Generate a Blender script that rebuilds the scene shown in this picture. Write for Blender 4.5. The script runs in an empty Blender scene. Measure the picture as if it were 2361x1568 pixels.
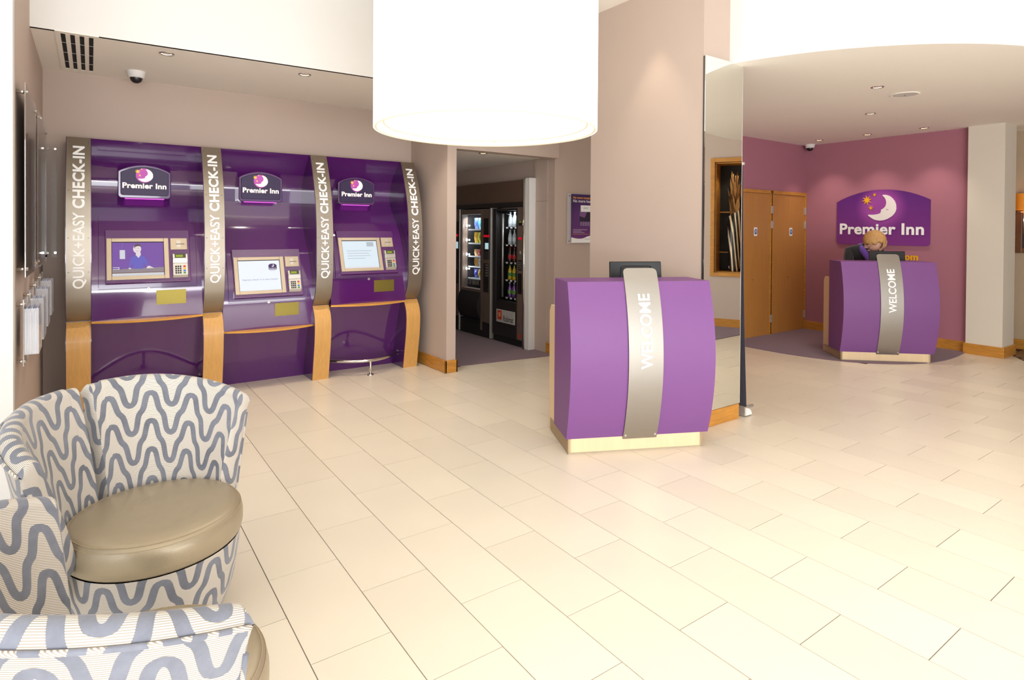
import bpy, bmesh, math, random
import numpy as np
from mathutils import Vector, Matrix
random.seed(7)
C = bpy.context.scene.collection
PI = math.pi
# ------------------------------------------------------------------ camera, world, main light, exposure
RC = np.array([[0.81667, -0.57707, 0.00683], [-0.00022, -0.01215, -0.99993], [0.57711, 0.81661, -0.01005]])
H, FPX, CYP = 1.5162, 1373.73, 541.57
sc = bpy.context.scene
cam = bpy.data.objects.new('camera', bpy.data.cameras.new('camera'))
C.objects.link(cam)
cam.matrix_world = Matrix(((RC[0][0], -RC[1][0], -RC[2][0], 0), (RC[0][1], -RC[1][1], -RC[2][1], 0),
                           (RC[0][2], -RC[1][2], -RC[2][2], H), (0, 0, 0, 1)))
cam.data.sensor_width = 36
cam.data.lens = FPX / 2361 * 36
cam.data.shift_y = (CYP - 784) / 2361
cam.data.clip_start = 0.05
sc.camera = cam
sc.view_settings.view_transform = 'Standard'
sc.view_settings.look = 'None'
sc.view_settings.gamma = 1
sc.view_settings.use_curve_mapping = False
sc.view_settings.exposure = -0.36
w = bpy.data.worlds.new('World'); sc.world = w; w.use_nodes = True
w.node_tree.nodes['Background'].inputs[0].default_value = (.86, .93, 1, 1)
w.node_tree.nodes['Background'].inputs[1].default_value = 1.6

def lamp(name, kind, loc, energy, color=(1, 1, 1), size=None, aim=None, parent=None, spot=None, blend=.6):
    d = bpy.data.lights.new(name, kind); o = bpy.data.objects.new(name, d); C.objects.link(o)
    d.energy = energy; d.color = color; o.location = loc
    if kind == 'AREA':
        d.shape = 'RECTANGLE'; d.size, d.size_y = size
    elif size: d.shadow_soft_size = size
    if spot: d.spot_size = math.radians(spot); d.spot_blend = blend
    if aim is not None:
        o.rotation_euler = (Vector(aim) - Vector(loc)).to_track_quat('-Z', 'Y').to_euler()
    if parent is not None: o.parent = parent
    return o
# daylight through the glazed shop front behind the camera and the side window, plus an added ceiling fill
lamp('daylight_front', 'AREA', (-.4, -3.85, 1.6), 270, (.95, .98, 1), (3.6, 2.5), (1.4, 3, 1.3))
lamp('added_ceiling_fill', 'AREA', (1.6, -3.85, .7), 260, (.98, .98, .98), (6.4, .9), (2.2, .5, 3.4))  # added upward fill lamp that brightens the ceilings
lamp('daylight_side', 'AREA', (-2.45, -.6, 1.7), 45, (.98, .99, 1), (2.6, 2.3), (3, 2.0, 1.2))
WARM = (1, .87, .70)

# ------------------------------------------------------------------ helpers
def lin(c):
    return tuple(((x / 255) / 12.92 if x / 255 <= .04045 else ((x / 255 + .055) / 1.055) ** 2.4) for x in c)
def mat(name, col, rough=.6, metal=0, spec=.5, coat=0, emit=None, es=1, var=0, vscale=8, bump=0, bscale=60, stretch=(1, 1, 1), alpha=None, trans=0, sheen=0):
    m = bpy.data.materials.new(name); m.use_nodes = True
    nt = m.node_tree; b = nt.nodes['Principled BSDF']; c = lin(col) + (1,)
    b.inputs['Base Color'].default_value = c; b.inputs['Roughness'].default_value = rough; b.inputs['Metallic'].default_value = metal
    b.inputs['Specular IOR Level'].default_value = spec; b.inputs['Coat Weight'].default_value = coat
    b.inputs['Sheen Weight'].default_value = sheen; b.inputs['Transmission Weight'].default_value = trans
    if emit: b.inputs['Emission Color'].default_value = lin(emit) + (1,); b.inputs['Emission Strength'].default_value = es
    if alpha is not None: b.inputs['Alpha'].default_value = alpha
    if var or bump:
        tc = nt.nodes.new('ShaderNodeTexCoord'); mp = nt.nodes.new('ShaderNodeMapping'); mp.inputs['Scale'].default_value = stretch
        nt.links.new(tc.outputs['Object'], mp.inputs[0])
    if var:
        n = nt.nodes.new('ShaderNodeTexNoise'); n.inputs['Scale'].default_value = vscale; n.inputs['Detail'].default_value = 5
        nt.links.new(mp.outputs[0], n.inputs['Vector'])
        mx = nt.nodes.new('ShaderNodeMix'); mx.data_type = 'RGBA'
        mx.inputs[6].default_value = tuple(x * (1 - var) for x in c[:3]) + (1,); mx.inputs[7].default_value = tuple(min(1, x * (1 + var)) for x in c[:3]) + (1,)
        nt.links.new(n.outputs[0], mx.inputs[0]); nt.links.new(mx.outputs[2], b.inputs['Base Color'])
    if bump:
        n2 = nt.nodes.new('ShaderNodeTexNoise'); n2.inputs['Scale'].default_value = bscale; n2.inputs['Detail'].default_value = 3
        nt.links.new(mp.outputs[0], n2.inputs['Vector'])
        bp = nt.nodes.new('ShaderNodeBump'); bp.inputs['Strength'].default_value = bump; bp.inputs['Distance'].default_value = .01
        nt.links.new(n2.outputs[0], bp.inputs['Height']); nt.links.new(bp.outputs[0], b.inputs['Normal'])
    return m
def oak(name, col, stretch, rough=.4, var=.35, scale=5, coat=.1):
    m = mat(name, col, rough, coat=coat, var=var, vscale=scale, bump=.06, bscale=scale * 3, stretch=stretch)
    return m

class MB:
    def __init__(s): s.v = []; s.f = []; s.m = []; s.sm = []
    def add(s, vs, fs, mi=0, smooth=False):
        k = len(s.v); s.v += [tuple(map(float, p)) for p in vs]
        for f in fs: s.f.append([i + k for i in f]); s.m.append(mi); s.sm.append(smooth)
        return s
    def box(s, x0, y0, z0, x1, y1, z1, mi=0):
        vs = [(x0, y0, z0), (x1, y0, z0), (x1, y1, z0), (x0, y1, z0), (x0, y0, z1), (x1, y0, z1), (x1, y1, z1), (x0, y1, z1)]
        return s.add(vs, [(3, 2, 1, 0), (4, 5, 6, 7), (0, 1, 5, 4), (1, 2, 6, 5), (2, 3, 7, 6), (3, 0, 4, 7)], mi)
    def hexa(s, p, mi=0):   # eight corners: front four, back four
        return s.add(p, [(0, 1, 2, 3), (7, 6, 5, 4), (0, 4, 5, 1), (1, 5, 6, 2), (2, 6, 7, 3), (3, 7, 4, 0)], mi)
    def lathe(s, prof, cx=0, cy=0, n=32, mi=0, smooth=True, cap=False, z0=0):
        m = len(prof); vs = []
        for i in range(n):
            a = 2 * PI * i / n
            for r, z in prof: vs.append((cx + r * math.cos(a), cy + r * math.sin(a), z + z0))
        fs = [(i * m + j, ((i + 1) % n) * m + j, ((i + 1) % n) * m + j + 1, i * m + j + 1) for i in range(n) for j in range(m - 1)]
        s.add(vs, fs, mi, smooth)
        if cap:
            k = len(s.v) - len(vs)
            s.f.append([k + i * m for i in range(n)][::-1]); s.m.append(mi); s.sm.append(False)
            s.f.append([k + i * m + m - 1 for i in range(n)]); s.m.append(mi); s.sm.append(False)
        return s
    def tube(s, pts, r, n=10, mi=0, cap=True):
        pts = [Vector(p) for p in pts]; rings = []; N = len(pts)
        up = None
        for i, p in enumerate(pts):
            t = (pts[min(i + 1, N - 1)] - pts[max(i - 1, 0)]).normalized()
            if up is None: up = t.orthogonal().normalized()
            up = (up - t * up.dot(t)).normalized(); b = t.cross(up)
            rr = r[i] if isinstance(r, (list, tuple)) else r
            rings.append([p + (up * math.cos(2 * PI * k / n) + b * math.sin(2 * PI * k / n)) * rr for k in range(n)])
        vs = [q for g in rings for q in g]
        fs = [(i * n + k, i * n + (k + 1) % n, (i + 1) * n + (k + 1) % n, (i + 1) * n + k) for i in range(N - 1) for k in range(n)]
        s.add(vs, fs, mi, True)
        if cap:
            k0 = len(s.v) - len(vs)
            s.f.append([k0 + k for k in range(n)][::-1]); s.m.append(mi); s.sm.append(False)
            s.f.append([k0 + (N - 1) * n + k for k in range(n)]); s.m.append(mi); s.sm.append(False)
        return s
    def prism(s, poly, fn, d0, d1, mi=0, side=None):   # poly in 2-D, fn(a, b, depth) -> point
        n = len(poly); vs = [fn(a, b, d0) for a, b in poly] + [fn(a, b, d1) for a, b in poly]
        s.add(vs, [list(range(n)), list(range(2 * n - 1, n - 1, -1))], mi)
        k = len(s.v) - 2 * n
        for i in range(n):
            s.f.append([k + i, k + n + i, k + n + (i + 1) % n, k + (i + 1) % n]); s.m.append(mi if side is None else side); s.sm.append(False)
        return s
    def sheet(s, rows, mi=0, smooth=True):   # grid of points
        m = len(rows[0]); vs = [p for r in rows for p in r]
        return s.add(vs, [(i * m + j, i * m + j + 1, (i + 1) * m + j + 1, (i + 1) * m + j) for i in range(len(rows) - 1) for j in range(m - 1)], mi, smooth)

XF = {}
def link(o, parent=None):
    C.objects.link(o)
    if parent is not None: o.parent = parent
    return o
def tag(o, label=None, cat=None, group=None, kind=None):
    if label: o['label'] = label
    if cat: o['category'] = cat
    if group: o['group'] = group
    if kind: o['kind'] = kind
    return o
def thing(name, label, cat, loc=(0, 0, 0), rotz=0, group=None):
    o = bpy.data.objects.new(name, None); o.empty_display_size = .1; C.objects.link(o)
    o.location = loc; o.rotation_euler = (0, 0, rotz); XF[o.name] = (Vector(loc), rotz)
    return tag(o, label, cat, group)
def meshof(name, mb, mats, recalc=True):
    me = bpy.data.meshes.new(name); me.from_pydata(mb.v, [], mb.f)
    for m in (mats if isinstance(mats, (list, tuple)) else [mats]): me.materials.append(m)
    me.polygons.foreach_set('material_index', mb.m); me.polygons.foreach_set('use_smooth', mb.sm)
    if recalc:
        bm = bmesh.new(); bm.from_mesh(me); bmesh.ops.recalc_face_normals(bm, faces=bm.faces); bm.to_mesh(me); bm.free()
    me.update(); return me
def obj(name, mb, mats, parent=None, world=True, loc=None, bevel=0, label=None, recalc=True, bseg=2):
    """link one mesh object; with world=True the vertices are given in world coordinates and moved into the parent's frame"""
    if parent is not None and world:
        l, rz = XF[parent.name]; c, s = math.cos(-rz), math.sin(-rz)
        mb.v = [(c * (x - l[0]) - s * (y - l[1]), s * (x - l[0]) + c * (y - l[1]), z - l[2]) for x, y, z in mb.v]
    if parent is None and loc is not None:
        mb.v = [(x - loc[0], y - loc[1], z - loc[2]) for x, y, z in mb.v]
    o = bpy.data.objects.new(name, meshof(name, mb, mats, recalc)); link(o, parent)
    XF[o.name] = XF[parent.name] if parent is not None else (Vector(loc or (0, 0, 0)), 0)
    if parent is None and loc is not None: o.location = loc
    if bevel:
        b = o.modifiers.new('bevel', 'BEVEL'); b.width = bevel; b.segments = bseg; b.limit_method = 'ANGLE'; b.angle_limit = math.radians(40)
        b.harden_normals = False
    if label: o['label'] = label
    return o
def struct(name, mb, mats, bevel=0, parent=None):
    o = obj(name, mb, mats, parent, bevel=bevel)
    if parent is None: o['kind'] = 'structure'
    return o
def dup(root, loc, rotz=None, label=None):
    r = root.copy(); C.objects.link(r); r.location = loc; XF[r.name] = (Vector(loc), rotz or 0)
    if rotz is not None: r.rotation_euler = (0, 0, rotz)
    if label: r['label'] = label
    for ch in list(root.children):
        c = ch.copy(); C.objects.link(c); c.parent = r
        for g in list(ch.children):
            d = g.copy(); C.objects.link(d); d.parent = c
    return r
def B(*a): return MB().box(*a)
_txt = {}
def text(s, bold=0, spacing=1.0):
    """outline of a string as flat mesh data: (verts2d, faces), scaled so that cap height is 1"""
    k = (s, bold, spacing)
    if k in _txt: return _txt[k]
    cu = bpy.data.curves.new('t', 'FONT'); cu.body = s; cu.offset = bold; cu.space_character = spacing; cu.resolution_u = 4
    o = bpy.data.objects.new('t', cu); C.objects.link(o)
    dg = bpy.context.evaluated_depsgraph_get(); me = bpy.data.meshes.new_from_object(o.evaluated_get(dg))
    v = np.array([tuple(x.co)[:2] for x in me.vertices]); f = [list(p.vertices) for p in me.polygons]
    bpy.data.objects.remove(o); bpy.data.curves.remove(cu); bpy.data.meshes.remove(me)
    v[:, 0] -= v[:, 0].min(); v /= .69
    _txt[k] = (v, f); return _txt[k]
def put_text(mb, s, fn, a0, b0, length=None, h=.05, bold=0, spacing=1.0, mi=0, align='l', hx=None):
    v, f = text(s, bold, spacing); L = v[:, 0].max()
    sx = (length / L) if length else (hx or h)
    if align == 'c': a0 -= sx * L / 2
    if align == 'r': a0 -= sx * L
    return mb.add([fn(a0 + x * sx, b0 + y * h) for x, y in v], f, mi)

# ------------------------------------------------------------------ materials
M = {}
M['mauve'] = mat('mauve_paint', (192, 173, 161), .75, var=.02, vscale=3, bump=.03, bscale=180)
M['cream'] = mat('cream_paint', (249, 243, 233), .8, var=.015, vscale=2)
M['white'] = mat('white_paint', (228, 226, 224), .8)
M['purplewall'] = mat('plum_paint', (170, 111, 127), .8, var=.03, vscale=3, bump=.03, bscale=180)
M['pillarpaint'] = mat('stone_paint', (220, 211, 196), .8)
M['beigewall'] = mat('beige_paint', (190, 168, 142), .8, var=.02)
M['carpet'] = mat('plum_carpet', (118, 88, 104), .95, spec=.1, var=.35, vscale=220, bump=.5, bscale=300, sheen=.3)
M['woodfloor'] = oak('brown_floorboards', (120, 84, 52), (6, 1, 1), .4)
M['grout'] = mat('grout', (88, 70, 58), .9)
M['oakskirt'] = oak('oak_skirting', (192, 132, 52), (1.2, 1.2, 9), .35, .45, 6)
M['oakv'] = oak('oak_veneer_upright', (204, 154, 86), (18, 18, .7), .4, .18, 4)
M['oakdoor'] = oak('oak_door_veneer', (186, 128, 62), (14, 14, .6), .4, .16, 4)
M['oakh'] = oak('oak_lip', (226, 164, 74), (.7, 14, 14), .35, .2, 4)
M['maple'] = oak('pale_maple', (226, 200, 160), (5, 5, .6), .45, .09, 5)
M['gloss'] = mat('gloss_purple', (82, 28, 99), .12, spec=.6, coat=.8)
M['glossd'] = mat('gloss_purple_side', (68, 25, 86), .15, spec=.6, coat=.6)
M['deskp'] = mat('matt_purple_laminate', (124, 78, 138), .48, spec=.35, bump=.03, bscale=500)
M['steel'] = mat('brushed_steel', (156, 147, 135), .44, 1, var=.05, vscale=6, stretch=(1, 60, 60), bump=.03, bscale=8)
M['steelv'] = mat('brushed_steel_strip', (166, 161, 154), .5, 1, var=.04, vscale=6, stretch=(1, 1, 60))
M['chrome'] = mat('chrome', (215, 212, 208), .12, 1)
M['silver'] = mat('silver_plastic', (200, 196, 190), .35, .6)
M['bezel'] = mat('champagne_bezel', (192, 176, 154), .38, .35)
M['black'] = mat('black_plastic', (24, 23, 25), .35)
M['blackm'] = mat('black_matt', (30, 27, 28), .7)
M['dark'] = mat('dark_grey', (62, 56, 58), .5)
M['letter'] = mat('white_lettering', (250, 250, 250), .6)
M['leather'] = mat('bronze_leather', (164, 150, 126), .38, .3, coat=.15, var=.06, vscale=14, bump=.04, bscale=120)
M['mirror'] = mat('mirror_silvering', (238, 240, 236), .01, 1)
M['glass'] = mat('clear_glass', (255, 255, 255), .02, trans=1, spec=.5)
M['glass'].node_tree.nodes['Principled BSDF'].inputs['IOR'].default_value = 1.12
M['acrylic'] = mat('clear_acrylic', (235, 235, 240), .03, spec=.6, coat=.5, alpha=.35)
M['lampshade'] = mat('lit_lampshade', (250, 248, 240), .8, emit=(255, 253, 246), es=1.35)
M['lampdiff'] = mat('lit_lamp_diffuser', (250, 248, 240), .8, emit=(255, 252, 243), es=1.5)
M['lampring'] = mat('lamp_rim', (235, 225, 200), .5, emit=(225, 208, 170), es=.62)
M['bulb'] = mat('downlight_bulb', (255, 240, 210), .5, emit=(255, 222, 160), es=9)
M['gold'] = mat('golden_yellow', (240, 178, 30), .5)
M['moonw'] = mat('moon_white', (244, 238, 236), .55)
M['orange'] = mat('amber_lampshade', (214, 138, 50), .7, emit=(255, 140, 30), es=.3)
M['brown'] = mat('brown_trim', (92, 70, 58), .5)
M['vend'] = mat('bronze_machine_paint', (120, 103, 92), .4, .3)
M['vendd'] = mat('dark_machine_paint', (40, 36, 36), .4)
M['vendin'] = mat('machine_interior', (30, 27, 28), .6)
M['redled'] = mat('red_display', (170, 10, 30), .4, emit=(230, 10, 40), es=.6)
M['bluescr'] = mat('pale_blue_display', (180, 220, 230), .4, emit=(190, 230, 240), es=.8)
M['greenlcd'] = mat('green_lcd', (120, 140, 20), .4, emit=(120, 140, 10), es=.25)
M['gvoid'] = mat('vent_void', (20, 18, 18), .9)

def flat(name, c, es=0, rough=.5): return mat(name, tuple(x * .3 for x in c) if es else c, .25 if es else rough, emit=c if es else None, es=es)
RED, YEL, BLU, GRN = flat('key_red', (190, 30, 25)), flat('key_yellow', (235, 180, 20)), flat('key_blue', (60, 110, 200)), flat('key_green', (40, 140, 60))

def tile_mat():
    m = mat('cream_porcelain', (230, 219, 201), .3, spec=.5, var=.05, vscale=2.2, bump=.012, bscale=40)
    nt = m.node_tree; b = nt.nodes['Principled BSDF']; src = b.inputs['Base Color'].links[0].from_socket
    oi = nt.nodes.new('ShaderNodeObjectInfo'); mr = nt.nodes.new('ShaderNodeMapRange'); mr.inputs[3].default_value = .95; mr.inputs[4].default_value = 1.03
    hs = nt.nodes.new('ShaderNodeHueSaturation'); nt.links.new(oi.outputs['Random'], mr.inputs[0]); nt.links.new(mr.outputs[0], hs.inputs['Value'])
    nt.links.new(src, hs.inputs['Color']); nt.links.new(hs.outputs[0], b.inputs['Base Color'])
    return m
M['tile'] = tile_mat()
def fabric_mat():
    m = bpy.data.materials.new('wave_velvet'); m.use_nodes = True; nt = m.node_tree; b = nt.nodes['Principled BSDF']
    at = nt.nodes.new('ShaderNodeAttribute'); at.attribute_name = 'pat'
    rb = nt.nodes.new('ShaderNodeAttribute'); rb.attribute_name = 'rib'
    mr = nt.nodes.new('ShaderNodeMapRange'); mr.inputs[1].default_value = .0138; mr.inputs[2].default_value = .0152; mr.inputs[3].default_value = 1; mr.inputs[4].default_value = 0
    nt.links.new(at.outputs['Fac'], mr.inputs[0])
    mul = nt.nodes.new('ShaderNodeMath'); mul.operation = 'MULTIPLY'; mul.inputs[1].default_value = 2 * PI / .0042; nt.links.new(rb.outputs['Fac'], mul.inputs[0])
    sn = nt.nodes.new('ShaderNodeMath'); sn.operation = 'SINE'; nt.links.new(mul.outputs[0], sn.inputs[0])
    m2 = nt.nodes.new('ShaderNodeMapRange'); m2.inputs[1].default_value = -.6; m2.inputs[2].default_value = .4; nt.links.new(sn.outputs[0], m2.inputs[0])
    g = nt.nodes.new('ShaderNodeMix'); g.data_type = 'RGBA'; g.inputs[6].default_value = lin((150, 140, 128)) + (1,); g.inputs[7].default_value = lin((220, 214, 206)) + (1,)
    nt.links.new(m2.outputs[0], g.inputs[0])
    tc = nt.nodes.new('ShaderNodeTexCoord'); nz = nt.nodes.new('ShaderNodeTexNoise'); nz.inputs['Scale'].default_value = 9; nz.inputs['Detail'].default_value = 8; nz.inputs['Roughness'].default_value = .7
    nt.links.new(tc.outputs['Object'], nz.inputs['Vector'])
    vr = nt.nodes.new('ShaderNodeMix'); vr.data_type = 'RGBA'; vr.inputs[6].default_value = lin((64, 66, 75)) + (1,); vr.inputs[7].default_value = lin((142, 146, 160)) + (1,)
    nt.links.new(nz.outputs[0], vr.inputs[0])
    mx = nt.nodes.new('ShaderNodeMix'); mx.data_type = 'RGBA'; nt.links.new(mr.outputs[0], mx.inputs[0]); nt.links.new(g.outputs[2], mx.inputs[6]); nt.links.new(vr.outputs[2], mx.inputs[7])
    nt.links.new(mx.outputs[2], b.inputs['Base Color'])
    rg = nt.nodes.new('ShaderNodeMapRange'); rg.inputs[3].default_value = .5; rg.inputs[4].default_value = .9; nt.links.new(mr.outputs[0], rg.inputs[0]); nt.links.new(rg.outputs[0], b.inputs['Roughness'])
    sh = nt.nodes.new('ShaderNodeMath'); sh.operation = 'MULTIPLY'; sh.inputs[1].default_value = .35; nt.links.new(mr.outputs[0], sh.inputs[0]); nt.links.new(sh.outputs[0], b.inputs['Sheen Weight'])
    bp = nt.nodes.new('ShaderNodeBump'); bp.inputs['Strength'].default_value = .55; bp.inputs['Distance'].default_value = .003
    nt.links.new(mr.outputs[0], bp.inputs['Height']); nt.links.new(bp.outputs[0], b.inputs['Normal'])
    return m
M['fabric'] = fabric_mat()
def radial_mat(name, inner, outer, r0, r1, emit=0, low=None):
    """printed sign face: lighter violet print around the moon, lighter foot"""
    m = mat(name, outer, .45); nt = m.node_tree; b = nt.nodes['Principled BSDF']
    tc = nt.nodes.new('ShaderNodeTexCoord'); ln = nt.nodes.new('ShaderNodeVectorMath'); ln.operation = 'LENGTH'
    nt.links.new(tc.outputs['Object'], ln.inputs[0])
    mr = nt.nodes.new('ShaderNodeMapRange'); mr.interpolation_type = 'SMOOTHSTEP'; mr.inputs[1].default_value = r0; mr.inputs[2].default_value = r1; mr.inputs[3].default_value = 1; mr.inputs[4].default_value = 0
    nt.links.new(ln.outputs['Value'], mr.inputs[0])
    sp = nt.nodes.new('ShaderNodeSeparateXYZ'); nt.links.new(tc.outputs['Object'], sp.inputs[0])
    m3 = nt.nodes.new('ShaderNodeMapRange'); m3.inputs[1].default_value = -r1 * 2.2; m3.inputs[2].default_value = r1 * .4; m3.inputs[3].default_value = 1; m3.inputs[4].default_value = 0
    nt.links.new(sp.outputs[2], m3.inputs[0])
    a = nt.nodes.new('ShaderNodeMix'); a.data_type = 'RGBA'; a.inputs[6].default_value = lin(outer) + (1,); a.inputs[7].default_value = lin(low or outer) + (1,); nt.links.new(m3.outputs[0], a.inputs[0])
    c = nt.nodes.new('ShaderNodeMix'); c.data_type = 'RGBA'; nt.links.new(mr.outputs[0], c.inputs[0]); nt.links.new(a.outputs[2], c.inputs[6]); c.inputs[7].default_value = lin(inner) + (1,)
    nt.links.new(c.outputs[2], b.inputs['Base Color'])
    if emit: nt.links.new(c.outputs[2], b.inputs['Emission Color']); b.inputs['Emission Strength'].default_value = emit
    return m

# ------------------------------------------------------------------ floor
floor = struct('floor', B(-2.7, -4.1, -.08, 10.1, 9.2, -.006), M['grout'])
TX0, TY0 = .621, -.008
def proj(X, Y, Z=0.0):
    q = RC @ (np.array([X, Y, Z]) - np.array([0, 0, H]))
    return None if q[2] < .15 else (1180.5 + FPX * q[0] / q[2], CYP + FPX * q[1] / q[2], q[2])
tiles = []
for r in range(-10, 31):
    for k in range(-12, 9):
        x0 = TX0 + r * .3; yc = TY0 - .6 * (k + .535 + .005 * r + (.5 if r % 2 else 0))
        x1, y1, y0 = x0 + .3, yc, yc - .6
        if x1 > 9.85 or y0 < -3.9 or x0 < -2.55 or y0 > 6.3: continue
        if x0 < -.36 and y1 > 4.05: continue
        if x0 > 3.0 and y0 > 5.62: continue
        mx, my = (x0 + x1) / 2, (y0 + y1) / 2
        if mx > 7.35 and my > 3.3: continue
        p = proj(mx, my); area = 0
        if p and -150 < p[0] < 2511 and p[1] < 1690: area = 1e6 / p[2] ** 3
        if 3.85 < mx < 4.2 and 2.95 < my < 4.05: area = 0
        tiles.append((area, x0, x1, y0, y1))
tiles.sort(key=lambda t: -t[0])
g = .0018
tile_me = []
for j in range(3):
    dz = (0, -.0004, .0003)[j]
    tile_me.append(meshof('tile', B(-.15 + g, -.3 + g, -.006, .15 - g, .3 - g, dz), M['tile']))
rest = MB()
for i, (a, x0, x1, y0, y1) in enumerate(tiles):
    if i < 300 and a > 0:
        o = bpy.data.objects.new('tile', random.choice(tile_me)); link(o, floor); o.location = ((x0 + x1) / 2, (y0 + y1) / 2, 0)
    else: rest.box(x0 + g, y0 + g, -.006, x1 - g, y1 - g, 0)
o = obj('tile_field', rest, M['tile'], floor, world=False); o['kind'] = 'stuff'
# carpets and boards
edge = [(6.98, 4.93), (6.96, 4.4), (6.97, 4.05), (7.03, 3.72), (7.12, 3.45), (7.27, 3.22), (7.5, 3.01), (7.83, 2.84), (8.2, 2.77), (8.55, 2.765), (8.96, 2.80), (9.03, 2.80), (9.03, 4.93)]
def smooth_poly(p, n=6):
    out = []
    for i in range(len(p) - 1):
        P0, P1, P2, P3 = p[max(i - 1, 0)], p[i], p[i + 1], p[min(i + 2, len(p) - 1)]
        for t in range(n):
            t /= n
            out.append(tuple(.5 * (2 * P1[k] + (P2[k] - P0[k]) * t + (2 * P0[k] - 5 * P1[k] + 4 * P2[k] - P3[k]) * t * t + (3 * P1[k] - P0[k] - 3 * P2[k] + P3[k]) * t ** 3) for k in range(2)))
    return out + [p[-1]]
flr = lambda a, b, d: (a, b, d)
struct('floor_carpet_reception', MB().prism(smooth_poly(edge[:10]) + edge[10:], flr, .006, -.004), M['carpet'])
struct('floor_carpet_vending', MB().prism([(3.15, 5.69), (4.57, 5.52), (4.57, 5.93), (5.4, 5.93), (5.4, 8.6), (3.15, 8.6)], flr, .006, -.004), M['carpet'])
struct('floor_carpet_alcove', MB().prism([(6.2, .62), (7.19, .594), (7.6, .566), (8.4, .56), (7.45, -1.35), (6.2, -1.4)], flr, .006, -.004), M['carpet'])
wf = struct('floor_boards', MB().prism([(9.3, 2.446), (9.84, 2.46), (9.84, .6), (8.45, .6), (8.9, 2.18)], flr, .003, -.004), M['blackm'])
for i in range(9):
    x = 8.62 + i * .137
    y0 = .62; y1 = 2.44 if x > 9.25 else 2.16 + (x - 8.85) * .7
    obj('floorboard', B(x, y0, .002, x + .133, y1, .006), M['woodfloor'], wf)

# ------------------------------------------------------------------ walls
struct('wall_kiosk', B(-.45, 6.345, 0, 3.16, 6.5, 2.9), M['mauve'])
struct('wall_left', B(-.47, 4.1, 0, -.33, 6.345, 3.6), M['mauve'])
struct('wall_left_return', B(-2.7, 4.02, 0, -.331, 4.099, 3.6), M['white'])
struct('wall_niche_side', B(3.04, 5.48, 0, 3.15, 6.345, 2.83), M['mauve'])
struct('wall_lintel', B(3.15, 5.5, 2.363, 4.57, 5.64, 2.83), M['mauve'])
struct('wall_poster', B(4.57, 5.58, 0, 5.6, 5.7, 2.83), M['mauve'])
struct('wall_vending_right', B(4.56, 5.7, 0, 4.7, 5.97, 2.83).box(4.60, 5.97, 2.0, 4.7, 8.6, 2.83).box(5.35, 5.97, 0, 5.45, 8.6, 2.4), M['mauve'])
struct('wall_vending_left', B(3.05, 6.5, 0, 3.15, 8.6, 2.83), M['mauve'])
struct('wall_vending_end', B(3.05, 8.6, 0, 5.45, 8.7, 2.83), M['mauve'])
struct('ceiling_vending', B(3.15, 5.64, 2.395, 4.62, 8.6, 2.43), M['cream'])
struct('wall_column', B(3.8, 2.87, 0, 4.25, 4.115, 3.5), M['mauve'])
struct('wall_door', B(5.6, 4.93, 0, 9.2, 5.06, 2.83), M['purplewall'])
struct('wall_door_side', B(5.5, 4.93, 0, 5.6, 5.7, 2.83), M['mauve'])
struct('wall_reception', B(9.03, 2.806, 0, 9.18, 4.93, 2.83), M['purplewall'])
struct('wall_pillar_right', B(8.94, 2.43, 0, 9.35, 2.80, 2.83), M['pillarpaint'])
struct('wall_right', B(9.85, -4, 0, 10.0, 3.0, 3.5), M['beigewall'])
struct('wall_right_back', B(9.18, 2.9, 0, 10.0, 3.0, 2.83), M['beigewall'])
struct('wall_front', B(-2.7, -4.1, 0, 10, -4.0, .25).box(-2.7, -4.1, 3.0, 10, -4.0, 3.55).box(-2.7, -4.1, .25, -1.9, -4, 3).box(5.2, -4.1, .25, 10, -4, 3), M['white'])
struct('wall_left_far', B(-2.7, -4, 0, -2.6, 4.02, .4).box(-2.7, -4, 2.95, -2.6, 4.02, 3.55).box(-2.7, -4, .4, -2.6, -1.5, 2.95).box(-2.7, 3.2, .4, -2.6, 4.02, 2.95), M['white'])
# ceilings
struct('ceiling_upper', B(-2.7, -4.1, 3.5, 10, 5.6, 3.56), M['cream'])
nk = MB().prism([(-.46, 5.068), (5.6, 4.83), (5.6, 6.5), (-.46, 6.5)], flr, 2.83, 2.86)
struct('ceiling_nook', nk, M['cream'])
struct('wall_fascia_nook', MB().prism([(-.33, 5.056), (3.8, 4.894), (5.6, 4.822), (5.6, 4.86), (3.8, 4.93), (-.33, 5.09)], flr, 2.83, 3.5), M['white'])
cx0, cy0, rr = 6.22, 3.337, 2.1452
arc = [(4.09, 4.115), (4.09, 3.5), (4.12, 2.95)] + [(cx0 + rr * math.cos(a), cy0 + rr * math.sin(a)) for a in np.radians(np.linspace(195, 246, 22))]
arc += smooth_poly([arc[-1], (5.75, 1.22), (6.2, .98), (6.6, .7), (6.86, .58), (7.3, .5), (7.75, .49), (8.5, .6), (9.84, .62)])[1:]
poly = arc + [(9.84, 4.95), (4.09, 4.95)]
struct('ceiling_reception', MB().prism(poly, flr, 2.83, 2.86), M['cream'])
fas = MB()
inn = [(x + .02 * (1 if i < 26 else 0), y + .02) for i, (x, y) in enumerate(arc)]
arc2 = [(x + .008 * (x - cx0) / math.hypot(x - cx0, y - cy0), y + .008 * (y - cy0) / math.hypot(x - cx0, y - cy0)) for x, y in arc]
for a, b in zip(arc2[:-1], arc2[1:]):
    fas.add([(a[0], a[1], 2.83), (b[0], b[1], 2.83), (b[0], b[1], 3.5), (a[0], a[1], 3.5)], [(0, 1, 2, 3)])
for f in range(len(fas.f)): fas.sm[f] = True
struct('wall_fascia_reception', fas, M['white'])
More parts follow.
